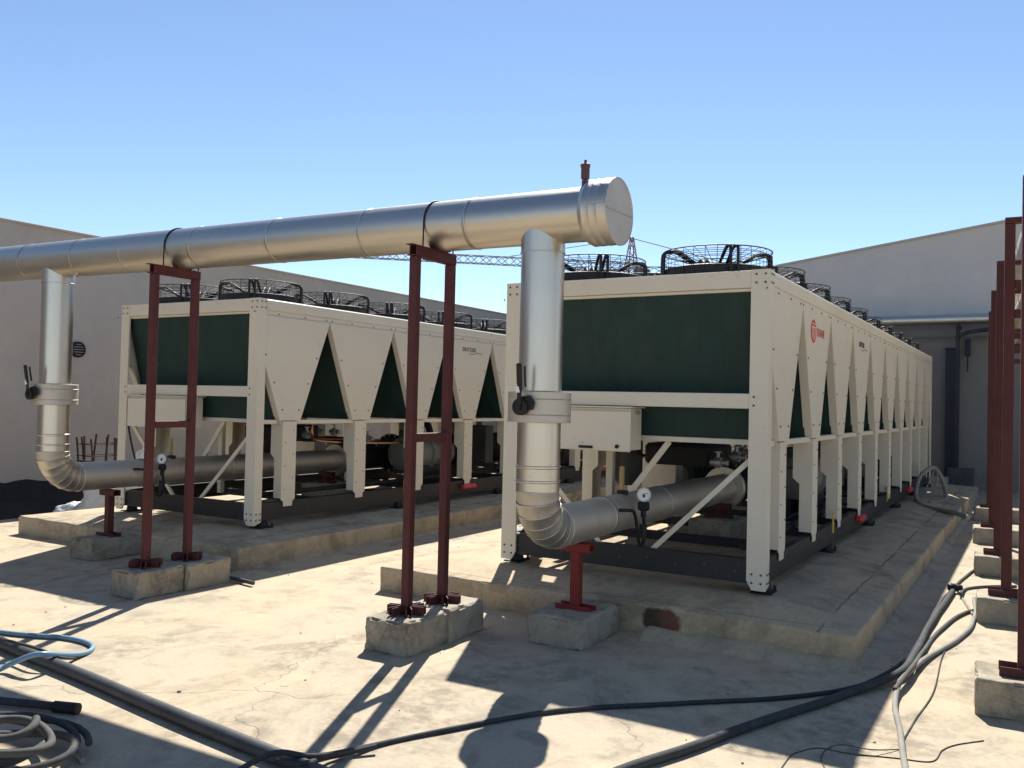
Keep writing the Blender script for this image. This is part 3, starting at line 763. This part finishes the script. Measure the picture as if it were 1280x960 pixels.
ZH = .835; PR = .144; BR = .265     # run height, pipe radius, bend radius
def drop_leg(x, gauge_y, seed):
    top = hz(x)-HR*.35; zb_ = ZH+BR
    q = random.Random(seed)
    m = MB(); n = 24; za = 1.76
    # tee stub just under the header
    m.lathe((x, HY, top), (0, 0, -1), [(0, PR+.003), (.17, PR+.003), (.172, PR+.006), (.18, PR+.006), (.182, PR)]+[(.182+(top-.182-za)*k/n, PR+.00015*math.sin(k+seed)) for k in range(1, n+1)], 48)
    leg = HPb(m, 'drop_leg', M['alu_z'], None, 28)
    # long seam of the leg, at its left-hand side
    # valve collar
    m = MB(); rc = .208
    m.lathe((x, HY, 1.555), (0, 0, 1), [(0, PR), (0, rc), (.003, rc+.002), (.045, rc+.001), (.049, rc+.004), (.053, rc+.001), (.148, rc+.001), (.152, rc+.004), (.156, rc+.001), (.197, rc+.002), (.20, rc), (.20, PR)], 52)
    col = m.build('valve_collar', M['alu_old'], leg, 30)
    v = MB(); v.lathe((x, HY-rc+.02, 1.655), (0, -1, 0), [(0, .02), (.04, .02), (.04, .055), (.075, .055), (.08, .048), (.08, .02), (.095, .018), (.095, 0)], 20)
    v.prism([(x-.01, HY-rc-.02, 1.62), (x+.085, HY-rc-.02, 1.64), (x+.095, HY-rc-.02, 1.685), (x+.06, HY-rc-.02, 1.73), (x, HY-rc-.02, 1.72)], (0, -1, 0), .02)
    vo = v.build('valve_body', M['black'], leg, 40)
    lv = MB(); y0 = HY-rc-.062
    lv.bar((x, y0, 1.66), (x+.008, y0-.01, 1.79), .032, .012, (0, 1, 0), .004); lv.bar((x+.008, y0-.01, 1.76), (x+.02, y0-.045, 1.93), .038, .022, (0, 1, 0), .008)
    lv.bar((x+.038, y0+.012, 1.78), (x+.046, y0-.018, 1.915), .010, .018, (0, 1, 0), .004)
    lv.build('lever', M['black'], vo, 30)
    st = MB(); st.box(x-.012, x+.012, y0-.026, y0-.010, 1.745, 1.80, .002); st.build('lever_sleeve', M['dial'], vo)
    # lower leg
    m = MB(); L = 1.555-zb_-.0
    m.lathe((x, HY, 1.555), (0, 0, -1), [(.0, PR)]+[(L*k/10, PR) for k in range(1, 7)]+[(L*.62, PR), (L*.63, PR+.005), (L*.655, PR+.005), (L*.665, PR), (L*.83, PR), (L*.84, PR+.004), (L*.86, PR+.004), (L*.87, PR), (L, PR)], 48)
    lo = m.build('lower_leg', M['alu_z'], leg, 28)
    # lobster-back elbow, each gore its own piece
    NG = 7; C = Vector((x, HY+BR, zb_))
    def ring(t, r):
        c = C+Vector((0, -BR*math.cos(t), -BR*math.sin(t))); rad = Vector((0, -math.cos(t), -math.sin(t))); xx = Vector((1, 0, 0))
        return [c+(rad*math.cos(a)+xx*math.sin(a))*r for a in [2*math.pi*k/40 for k in range(40)]]
    for g in range(NG):
        t0 = math.pi/2*g/NG; t1 = math.pi/2*(g+1)/NG
        rr_ = PR+q.uniform(-.0015, .0025)
        prof = [(t0-.012, rr_+.001), (t0-.006, rr_+.0035), (t0+.006, rr_+.0035), (t0+.02, rr_+.001), (t1+.006, rr_-.0005)]
        mb = MB(); vs = []; fs = []
        for (t, r_) in prof: vs += ring(t, r_)
        for i in range(len(prof)-1):
            for k in range(40): fs.append((i*40+k, i*40+(k+1) % 40, (i+1)*40+(k+1) % 40, (i+1)*40+k))
        mb.add(vs, fs); mb.build('elbow_gore', M['alu'] if g % 3 else M['alu_old'], leg, 50)
    # horizontal run into the chiller
    ys = HY+BR
    cuts = [ys, -.62 if x > -3 else -.60, .55, 1.55, 2.42]
    for i in range(len(cuts)-1):
        m = MB(); a, b_ = cuts[i], cuts[i+1]; r_ = PR+q.uniform(-.001, .001)
        m.lathe((x, a, ZH), (0, 1, 0), [(-.01, r_+.001), (-.006, r_+.006), (.01, r_+.006), (.014, r_)]+[(.014+(b_-a-.014)*k/12, r_) for k in range(1, 13)], 44)
        m.build('run_section', M['alu_old'], leg, 28)
    m = MB(); m.lathe((x, 2.42, ZH), (0, 1, 0), [(0, PR), (0, .215), (.012, .222), (.06, .222), (.07, .215), (.07, .12)], 44); m.build('flange_cover', M['alu'], leg, 40)
    m = MB(); m.lathe((x, 2.49, ZH), (0, 1, 0), [(0, .14), (.35, .14), (.36, .19), (.45, .19), (.46, .14), (1.2, .14)], 32); m.build('coupling', M['insul'], leg, 40)
    # bolts-on strap and pressure gauge
    m = MB(); m.torus((x, -.62, ZH), (0, 1, 0), PR+.004, .004, 44, 6); m.build('strap', M['wire'], leg, 60)
    gx = x+.21; gy = gauge_y
    m = MB(); m.tube(smooth_path([(x+.10, gy-.30, ZH+.05), (x+.19, gy-.26, ZH+.055), (gx, gy-.18, ZH+.03), (gx, gy-.12, ZH-.1), (gx, gy-.08, ZH-.20), (gx, gy-.03, ZH-.235), (gx, gy+.02, ZH-.2), (gx, gy+.02, ZH-.08), (gx, gy, ZH)], 6), .013, 10)
    m.cyl((gx, gy, ZH-.18), (gx, gy, ZH-.08), .030, 12); m.build('siphon_pipe', M['black'], leg, 50)
    m = MB(); m.cyl((gx, gy, ZH-.02), (gx, gy, ZH+.05), .022, 12); m.box(gx-.045, gx+.045, gy-.025, gy+.025, ZH+.03, ZH+.10, .012); gv = m.build('gauge_cock', M['black'], leg, 40)
    nrm = Vector((.42, -.90, .05)).normalized(); c = Vector((gx, gy, ZH+.155))
    m = MB(); m.lathe(c-nrm*.02, nrm, [(0, 0), (0, .050), (.035, .056), (.045, .056), (.045, .048)], 28); g_ = m.build('gauge_case', M['galv'], leg, 40)
    m = MB(); m.lathe(c+nrm*.019, nrm, [(0, .049), (.001, .0)], 28); m.build('gauge_dial', M['dial'], leg)
    m = MB(); u = nrm.cross(Vector((0, 0, 1))).normalized(); m.bar(c+nrm*.022-u*.03+Vector((0, 0, .012)), c+nrm*.022+u*.015, .004, .002, nrm); m.bar(c+nrm*.022, c+nrm*.022+Vector((0, 0, -.022)), .018, .001, nrm); m.build('gauge_needle', M['black'], leg)
    # drain stub on top with timber-coloured thermometer pocket
    m = MB(); m.box(x-.03, x+.05, -.26, -.20, ZH+.12, ZH+.17, .006); m.build('pocket_base', M['black'], leg)
    m = MB(); m.box(x-.015, x+.02, -.25, -.22, ZH+.171, ZH+.36, .004); m.build('thermometer', M['clay'], leg)
    return leg
drop_leg(-1.09, -.28, 1); drop_leg(-6.52, -.50, 2)

# ------------------------------------------------------------------ pipe support frames
def star_foot(c, mat, parent, L=.27):
    for k in range(3):
        a = math.radians(15+60*k); d = Vector((math.cos(a), math.sin(a), 0))
        m = MB(); p = Vector(c)
        for s in (-1, 1):
            n = Vector((-d.y, d.x, 0))*.018*s
            m.bar(p-d*L/2+n+Vector((0, 0, .027+.0005*k)), p+d*L/2+n+Vector((0, 0, .027+.0005*k)), .006, .052, (0, 0, 1))
        m.bar(p-d*L/2+Vector((0, 0, .004+.002*k)), p+d*L/2+Vector((0, 0, .004+.002*k)), .034, .004, (0, 0, 1))
        m.build('foot_channel', mat, parent)
def header_frame(x, label, zb_=.228):
    root = empty('pipe_support_frame', (x, HY, zb_)); tag(root, label, 'support frame', 'red support frames under the header pipe')
    ht = hz(x)-HR-zb_; mat = M['redox']
    y0, y1 = -.265, .155
    for y in (y0, y1):
        MB().box(-.031, .031, y-.031, y+.031, .0, ht-.075, .006).build('post', mat, root)
        star_foot((0, y, .001), mat, root)
    m = MB(); m.box(-.030, .030, y0-.055, y1+.033, ht-.0745, ht-.067, .001); m.box(-.030, -.024, y0-.03, y1+.033, ht-.0665, ht-.003, .001); m.box(.024, .030, y0-.03, y1+.033, ht-.0665, ht-.003, .001); m.box(-.030, .030, y0-.075, y1+.033, ht-.0025, ht+.003, .001)
    m.build('top_bar', mat, root)
    MB().box(-.028, .028, y0+.0312, y1-.0312, 1.165, 1.225, .004).build('cross_bar', mat, root)
    m = MB(); r = HR+.006
    pts = [(0, -r-.001, ht-.02)]+[(0, -r*math.cos(a), ht+HR+r*math.sin(a)) for a in [math.pi*k/24 for k in range(25)]]+[(0, r+.001, ht-.02)]
    m.tube(pts, .0055, 8); m.build('pipe_hoop', M['wire'], root, 60)
    m = MB(); m.prism([(-.05, .075, ht+.003), (.05, .075, ht+.003), (.05, .13, ht+.06), (-.05, .13, ht+.06)], (0, 1, .3), .008); m.build('saddle_wedge', mat, root)
    return root
header_frame(-1.945, 'red steel frame on two joined blocks between the two chillers, holding up the header pipe')
header_frame(-4.71, 'red steel frame on two split blocks before the chiller without the red logo')

def block(x0, x1, y0, y1, h, mat, label, seed, group=None, rz=0):
    bm = rough_block(x1-x0, y1-y0, h+.01, r=.022, amp=.010, nx=14, ny=14, nz=8, seed=seed, chips=.02)
    o = bm_obj('concrete_block', bm, mat, loc=((x0+x1)/2, (y0+y1)/2, -.01)); o.rotation_euler = (0, 0, rz)
    return tag(o, label, 'block', group)
block(-2.13, -1.762, -2.085, -1.625, .225, M['block'], 'pitted concrete block under the red frame between the chillers', 31)
block(-2.12, -1.752, -1.622, -1.165, .226, M['block2'], 'smoother concrete block joined behind the pitted one under the middle red frame', 32)
block(-4.87, -4.52, -2.085, -1.615, .225, M['block'], 'rough concrete block split from its neighbour under the red frame by the far chiller', 33)
block(-4.875, -4.505, -1.60, -1.12, .222, M['block2'], 'rounded smooth concrete block under the rear post of the split-block red frame', 34)

def pedestal(x, yc, z0, mat, label, blocklabel, bx, by, bh, seed, top=None):
    block(bx[0], bx[1], by[0], by[1], bh, M['block'], blocklabel, seed) if bx else None
    root = empty('pipe_pedestal', (x, yc, z0)); tag(root, label, 'pedestal', 'short red pedestals under the water pipes')
    ht = ZH-PR-.008-z0
    m = MB(); m.box(-.035, .035, -.035, .035, .03, ht-.06, .004); m.build('stem', mat, root)
    m = MB(); m.box(-.05, .05, -.14, .14, .0, .006); m.box(-.05, -.044, -.14, .14, .006, .035); m.box(.044, .05, -.14, .14, .006, .035); m.build('base_channel', mat, root).rotation_euler = (0, 0, math.radians(90))
    m = MB(); m.box(-.12, .12, -.04, .04, ht-.006, ht); m.box(-.12, .12, -.04, -.034, ht-.06, ht-.006); m.box(-.12, .12, .034, .04, ht-.06, ht-.006); m.box(-.11, .11, -.033, .033, ht-.06, ht-.052); m.build('top_channel', mat, root)
    return root
pedestal(-1.10, -.98, .207, M['redbright'], 'short bright red pedestal under the elbow before the chiller with the red logo', 'concrete block under the bright red pedestal', (-1.335, -.90), (-1.28, -.66), .207, 41)
pedestal(-6.50, -.98, .207, M['redox'], 'short dull red pedestal under the elbow before the chiller beside the wall', 'concrete block under the dull red pedestal', (-6.70, -6.30), (-1.28, -.68), .207, 42)
for (x, lab1, lab2, sd) in ((-1.09, 'red pedestal under the water pipe inside the chiller with the red logo', 'concrete block inside the frame of the chiller with the red logo', 43), (-6.52, 'red pedestal under the water pipe inside the chiller by the wall', 'concrete block inside the frame of the chiller by the wall', 44)):
    o = block(x-.25, x+.22, 2.05, 2.62, .27, M['block'], lab2, sd); o.location.z = PADZ+CROWN-.012
    pedestal(x, 2.28, PADZ+CROWN+.268, M['redox'], lab1, None, None, None, None, 0)

# ------------------------------------------------------------------ row of frames on the right
rowx = lambda y: 1.59-.0565*y
RZ = math.radians(3.2)
row = [(-1.10, 1.453), (1.345, 1.33), (3.66, 1.19), (6.17, 1.04), (8.85, .90)]
words = ['nearest the open yard', 'second from the open yard', 'third from the open yard', 'fourth from the open yard', 'nearest the gable wall']
for i, (y, xl) in enumerate(row):
    bw, bd, bh = .95, .40, .203
    ang = RZ
    dx = Vector((math.cos(ang), math.sin(ang), 0)); dy = Vector((-math.sin(ang), math.cos(ang), 0))
    c = Vector((xl, y, 0))+dx*bw/2+dy*bd/2
    bm = rough_block(bw, bd, bh+.01, r=.016, amp=.007, nx=16, ny=10, nz=6, seed=60+i, chips=.012)
    o = bm_obj('concrete_block', bm, M['block'] if i % 2 == 0 else M['block2'], loc=(c.x, c.y, -.01)); o.rotation_euler = (0, 0, ang)
    tag(o, 'long concrete block under the tall red frame '+words[i], 'block', 'blocks of the tall frame row')
    root = empty('tall_support_frame', (xl, y, bh), ang); tag(root, 'tall red steel frame carrying two pipes, '+words[i]+' in its row', 'support frame', 'tall red frames in a row')
    mat = M['redox']; hgt = (3.0 if i == 0 else 3.24)-bh; px = .25 if i == 0 else .215; py = .20
    for x in (px, px+.56):
        MB().box(x-.038, x+.038, py-.038, py+.038, .0, hgt-.001, .006).build('post', mat, root)
        m = MB(); m.box(x-.13, x+.13, py-.075, py-.068, 0, .052); m.box(x-.13, x+.13, py+.068, py+.075, 0, .052); m.box(x-.13, x+.13, py-.0675, py-.0385, .0, .006); m.build('foot_channel', mat, root)
    MB().box(px-.038, px+.598, py-.036, py+.036, hgt, hgt+.05, .004).build('top_bar', mat, root)
    for z in (2.74, 2.50):
        MB().box(px+.0385, px+.5215, py-.030, py+.030, z-bh-.035, z-bh+.035, .004).build('cross_bar', mat, root)
# two clad pipes carried by the row
d = Vector((-.0565, 1, 0))
for (xc, zc, r, lab) in ((1.59+.32, 3.29+.15, .148, 'upper silver clad pipe on top of the row of tall red frames'), (1.59+.30, 2.775+.11, .105, 'lower silver clad pipe on the cross bars of the tall red frames')):
    a = Vector((xc-.0565*.9, .90, zc)); root = empty('clad_pipe', a); tag(root, lab, 'pipe')
    L = 13.4; secs = 13
    for k in range(secs):
        p0 = d*(L*k/secs); p1 = d*(L*(k+1)/secs); m = MB(); l = (p1-p0).length
        m.lathe(p0, d, [(-.008, r+.001), (-.004, r+.006), (.008, r+.006), (.012, r), (l, r)], 32); m.build('jacket_section', M['alu_old'], root, 28)
    m = MB(); m.lathe((0, 0, 0), -d, [(-.01, r), (.0, r), (.001, 0)], 32); m.build('end_disc', M['alu_old'], root, 30)

# ------------------------------------------------------------------ hoses and cables on the ground
def ground_path(px, r, lift=None, base=0.0, seed=0):
    pts = []
    for i, p in enumerate(px):
        h = base+r+(lift or {}).get(i, 0)
        pts.append(on_z(p[0], p[1], h))
    sp = smooth_path(pts, 10)
    return [p+Vector((noise.noise(p*2.1+Vector((seed, 0, 0))), noise.noise(p*2.1+Vector((0, seed, 5))), 0))*.008 for p in sp]
def hose(name, px, r, mat, label, cat='hose', lift=None, group=None, n=12, base=0.0, seed=0):
    m = MB(); m.tube(ground_path(px, r, lift, base, seed), r, n)
    return tag(m.build(name, mat, None, 60), label, cat, group)
# thick straight pipe lying on the yard
a = on_z(-120, 750, .037); b_ = on_z(0, 803, .037); c_ = on_z(380, 959, .037); e_ = c_+(c_-b_)*.35
m = MB(); R_ = .037
pp = [a, b_, b_.lerp(c_, .33)+Vector((0, .006, 0)), b_.lerp(c_, .66)-Vector((0, .006, 0)), c_, e_]
P2 = smooth_path(pp, 8); root = empty('plastic_pipe', P2[0]); tag(root, 'long dark grey plastic pipe lying across the sunlit yard', 'pipe')
m.tube([p-P2[0] for p in P2], R_, 20, caps=False); m.build('pipe_wall', M['pvc'], root, 60)
m = MB(); m.tube([P2[0]-P2[0]+(P2[1]-P2[0])*.0, (P2[1]-P2[0])*.3], R_*.85, 16); m.build('pipe_bore', M['black'], root, 60)
hose('electric_cable', [(270, 985), (300, 962), (345, 941), (395, 945), (470, 931), (560, 912), (640, 897), (720, 886), (850, 879), (980, 872), (1060, 861), (1102, 845), (1128, 828), (1146, 806), (1158, 784), (1172, 758), (1194, 733), (1222, 711), (1262, 700)], .013, M['hose'], 'thin dark cable from the plastic pipe across the shadow to the red frames', 'cable', {2: .085, 1: .05, 3: .05}, seed=1)
hose('electric_cable', [(345, 950), (372, 955), (412, 946), (470, 933)], .012, M['hose'], 'short black cable end lying against the thin dark cable', 'cable', {0: .02, 1: .07, 2: .01, 3: .02}, seed=2)
hose('rubber_hose', [(690, 1000), (780, 962), (860, 936), (930, 909), (1000, 887), (1056, 868), (1100, 852), (1128, 838), (1143, 818), (1156, 793), (1172, 766), (1192, 738)], .024, M['hose'], 'thick black rubber hose curving along the edge of the chiller shadow', 'hose', {6: .01, 7: .02}, seed=3)
hose('water_hose', [(1138, 1000), (1131, 960), (1126, 915), (1119, 880), (1126, 852), (1146, 832), (1170, 815), (1196, 800), (1213, 784), (1219, 765), (1218, 748)], .016, M['hose_pale'], 'pale dusty hose bending round from the bottom edge to the second frame block', 'hose', {4: .03, 5: .02}, seed=4)
hose('water_hose', [(1118, 862), (1138, 838), (1158, 808), (1178, 785), (1196, 771), (1212, 764), (1232, 762)], .014, M['hose_grey'], 'grey hose running straight to the second frame block', 'hose', {0: .03, 1: .045}, seed=5)
hose('thin_tube', [(1194, 733), (1199, 742), (1208, 756), (1216, 768)], .010, M['hose_pale'], 'short pale tube end beside the second frame block', 'tube', {0: .05}, seed=6)
hose('thin_tube', [(1199, 742), (1206, 737), (1222, 734), (1242, 733), (1270, 733)], .014, M['hose_grey'], 'grey tube reaching between the red frame feet', 'tube', {0: .03}, seed=7)
m = MB(); p = on_z(1193, 735, .05); m.lathe(p-Vector((.05, 0, 0)), (1, .5, 0), [(0, 0), (0, .03), (.03, .03), (.03, .04), (.06, .04), (.06, .028), (.12, .028), (.12, 0)], 14)
tag(m.build('hose_coupling', M['black'], None, 40), 'black hose coupling lying where the hoses meet', 'coupling')
hose('thin_wire', [(1184, 806), (1176, 828), (1166, 866), (1146, 898), (1132, 921), (1128, 936)], .0045, M['hose_grey'], 'thin wire trailing down the sunlit yard beside the pale hose', 'wire', seed=8, n=6)
hose('thin_wire', [(1046, 985), (1030, 958), (1028, 944), (1038, 934), (1056, 931), (1090, 937), (1124, 937)], .003, M['hose_grey'], 'thin looped wire at the shadow edge', 'wire', {4: .03, 5: .02}, seed=9, n=6)
hose('thin_wire', [(960, 985), (985, 947), (1000, 939), (1024, 935), (1060, 942), (1120, 948), (1165, 952), (1178, 938), (1196, 931), (1230, 926)], .003, M['hose_grey'], 'fine grey wire wandering over the yard from shade into sun', 'wire', seed=10, n=6)
hose('garden_hose', [(-60, 782), (0, 790), (40, 794.5), (78, 797), (104, 802), (115, 808.5), (108, 815.5), (88, 818.5), (56, 817.5), (34, 821), (0, 836), (-40, 856)], .016, M['hose_blue'], 'pale blue hose looped over the grey plastic pipe', 'hose', {7: .03, 8: .10, 9: .085, 10: .01}, seed=11)
hose('electric_cable', [(-60, 787), (0, 799), (30, 806), (52, 813), (74, 822), (98, 822), (112, 815)], .010, M['hose'], 'black cord running beside the blue hose loop', 'cable', {1: .08, 2: .098, 3: .10, 4: .06}, seed=12)
# black pipe end with coupling
root = empty('conduit_pipe', on_z(98, 886, .03)); tag(root, 'black conduit with a thicker end sleeve in the shade', 'pipe')
o0 = Vector(root.location); q = [on_z(-90, 866, .03)-o0, on_z(0, 876, .03)-o0, on_z(70, 883, .03)-o0]
m = MB(); m.tube(smooth_path(q, 5), .021, 14); m.build('conduit_wall', M['hose'], root, 60)
m = MB(); m.tube([on_z(68, 883, .03)-o0, on_z(98, 886, .03)-o0], .029, 16); m.build('end_sleeve', M['black'], root, 60)
# coiled hose, bottom left
cen = on_z(2, 948, .03)
m = MB(); pts = []
cr = random.Random(11)
for k in range(150):
    t = k/150*2*math.pi*3.15; rr_ = .31-.008*t+.022*math.sin(t*1.7)
    pts.append(cen+Vector((rr_*math.cos(t+.2)*1.02+.05*math.sin(t*.6), rr_*.80*math.sin(t+.2), .026+.012*t/2+.012*math.sin(t*2.3))))
tail = pts[-1]
m.tube(pts, .018, 12); tag(m.build('coiled_hose', M['hose_grey'], None, 60), 'dusty grey hose lying in a loose coil partly in shade', 'hose')
m = MB(); pts = []
for k in range(90):
    t = k/90*2*math.pi*1.85+.8; rr_ = .44-.009*t
    pts.append(cen+Vector((-.06, .02, 0))+Vector((rr_*math.cos(t), rr_*.78*math.sin(t), .024+.004*t+.01*math.sin(t*1.6))))
m.tube(pts, .016, 12); tag(m.build('coiled_hose', M['hose'], None, 60), 'black hose looped around the outside of the grey coil', 'hose')
hose('cut_conduit', [(96, 941), (104, 951)], .012, M['hose_pale'], 'short cut stub of pale conduit beside the hose coil', 'pipe stub', seed=13)
# conduit poking out behind the split blocks
hose('conduit_stub', [(250, 727), (283, 722), (317, 729)], .018, M['pvc'], 'dark conduit stub poking out beside the split blocks', 'pipe stub', base=.01, seed=14)
# big hose looped up at the far end of the near pad
hp_ = [(.93, 7.05, .235), (.72, 7.35, .255), (.40, 7.75, .255), (.20, 8.2, .26), (.08, 8.8, .33), (.06, 9.3, .55), (.13, 9.6, .68), (.24, 9.75, .74), (.34, 9.8, .62), (.42, 9.75, .40), (.46, 9.4, .255), (.40, 8.9, .255), (.30, 8.5, .26)]
m = MB(); m.tube(smooth_path(hp_, 8), .034, 14); tag(m.build('suction_hose', M['hose_pale'], None, 60), 'fat grey hose looped in an arch on the pad, its end over the edge', 'hose')
m = MB(); m.tube(smooth_path([(.10, 9.4, .24), (.2, 9.7, .55), (.28, 9.78, .76), (.30, 9.7, .5), (.22, 9.3, .232), (.35, 8.95, .232), (.62, 8.9, .232)], 8), .014, 8); tag(m.build('thin_tube', M['hose_pale'], None, 60), 'thin pale tube draped through the arch of the fat hose', 'tube')

# ------------------------------------------------------------------ things by the far wall
rb = empty('rebar_starter', (-9.6, 1.0, 0)); tag(rb, 'rusty column starter bars with stirrups beyond the drop leg, by the wall', 'rebar')
rq = random.Random(4)
for (dx, dy) in ((-.15, -.24), (-.15, -.16), (-.15, 0), (-.15, .2), (.15, -.22), (.15, -.02), (.15, .12), (.15, .24), (0, -.24), (0, .24)):
    m = MB(); m.tube([(dx, dy, 0), (dx, dy, .8), (dx+rq.uniform(-.02, .02), dy+rq.uniform(-.03, .03), 1.02+rq.random()*.1)], .013, 6); m.build('bar', M['rust'], rb)
for z in (.65, .80, .96):
    m = MB(); m.tube([(-.165, -.255, z), (.165, -.255, z), (.165, .255, z), (-.165, .255, z)], .006, 5, closed=True); m.build('stirrup', M['rust'], rb)
MB().box(-.16, .0, -.25, -.13, 0, .74, .01).build('shutter_plank', M['rust'], rb)
def sack(loc, s, seed, label, mat, hfac=1.0):
    bm = bmesh.new(); bmesh.ops.create_icosphere(bm, subdivisions=4, radius=1)
    for v in bm.verts:
        n = noise.fractal(v.co*1.6+Vector((seed, 0, 0)), 1, 2, 4); n2 = abs(noise.noise(v.co*4+Vector((0, seed, 0))))
        v.co = v.co*(1+.28*n-.10*n2); v.co.x *= s[0]; v.co.y *= s[1]; v.co.z = max(v.co.z*s[2], -.35*s[2])+.35*s[2]
    return tag(bm_obj('plastic_sheet_bundle', bm, mat, loc=loc, smooth=60), label, 'bundle')
sack((-8.95, .85, 0), (.30, .55, .42), 3, 'crumpled grey-white plastic bundle beyond the pad under the drop leg', M['white'])
sack((-9.3, .42, 0), (.16, .25, .16), 5, 'small crumpled plastic bundle lying on the yard near the pad corner', M['white'])
sack((-9.4, 1.52, 0), (.14, .20, .62), 8, 'tall white plastic bundle standing beside the starter bars', M['white'])
sack((-8.72, -.30, 0), (.10, .22, .08), 12, 'low heap of pale rubble at the corner of the pad by the wall', M['grime'])

# loose crumbs on the yard
m = MB(); cr = random.Random(21)
for k in range(150):
    x = cr.uniform(-6.5, 2.4); y = cr.uniform(-4.9, 4)
    if -3.3 < x < .8 and y > -.7: continue
    if -9 < x < -4.8 and y > -.8: continue
    r = cr.choice((.003, .004, .005, .006, .009))*cr.uniform(.7, 1.3); rot = Matrix.Rotation(cr.random()*6, 3, 'Z')
    vs = [rot @ Vector((sx*r*cr.uniform(.6, 1.2), sy*r*cr.uniform(.6, 1.2), (0 if sz < 0 else r*cr.uniform(.6, 1.1)))) + Vector((x, y, 0)) for sz in (-1, 1) for sy in (-1, 1) for sx in (-1, 1)]
    m.add(vs, [(0, 2, 3, 1), (4, 5, 7, 6), (0, 1, 5, 4), (2, 6, 7, 3), (0, 4, 6, 2), (1, 3, 7, 5)])
tag(m.build('mortar_crumbs', M['grime']), 'small mortar crumbs scattered over the yard', 'crumbs', kind='stuff')

# ------------------------------------------------------------------ far tower crane
cr_ = empty('tower_crane', (-35.6, 80, 0)); tag(cr_, 'distant red tower crane with a grey lattice jib behind the walls', 'crane')
O = Vector((-35.6, 80, 0))
def lattice(m, a, b, s0, s1, nb, r):
    """four-chord lattice"""
    a, b = Vector(a), Vector(b); d = (b-a).normalized(); u = Vector((0, 0, 1)); u = u-d*u.dot(d)
    if u.length < .1: u = Vector((0, 1, 0))
    u.normalize(); w_ = d.cross(u)
    def c(i, k):
        t = i/nb; s = s0+(s1-s0)*t; su, sw = ((-1, -1), (-1, 1), (1, 1), (1, -1))[k]; return a.lerp(b, t)+u*su*s/2+w_*sw*s/2
    for k in range(4):
        m.tube([c(0, k), c(nb, k)], r, 5)
        for i in range(nb):
            q = (k+1) % 4
            m.tube([c(i, k), c(i+1, q)] if i % 2 == 0 else [c(i, q), c(i+1, k)], r*.65, 4)
m = MB(); lattice(m, (0, 0, 0), (0, 0, 16.0), 1.2, 1.2, 14, .07); m.build('mast', M['crane_red'], cr_)
m = MB(); lattice(m, (0, 0, 16.0), (0, 0, 19.6), 1.2, .25, 5, .06); m.build('tower_head', M['crane_red'], cr_)
jt = Vector((-62.5, 61.5, 16.9))-O
m = MB(); lattice(m, (0, 0, 16.4), jt, .85, .75, 40, .05); m.build('jib', M['crane_grey'], cr_)
cj = Vector((-24.5, 84.5, 16.0))-O
m = MB(); lattice(m, (0, 0, 16.0), cj, .8, .7, 10, .05); m.build('counter_jib', M['crane_grey'], cr_)
m = MB(); m.box(cj.x-2.2, cj.x-.6, cj.y-1.2, cj.y-.2, 14.4, 16.2, .05); m.build('counterweight', M['wall2'], cr_)
m = MB(); m.box(.8, 2.0, -1.0, .3, 14.7, 16.1, .05); m.build('cab', M['crane_grey'], cr_)
for q in (jt*.42+Vector((0, 0, 9.8)), cj*.95+Vector((0, 0, 1.2))):
    m = MB(); m.tube([(0, 0, 19.5), (q.x, q.y, 17.0 if q is not None and q.x < 0 else 16.4)], .05, 5); m.build('tie_rod', M['crane_grey'], cr_)
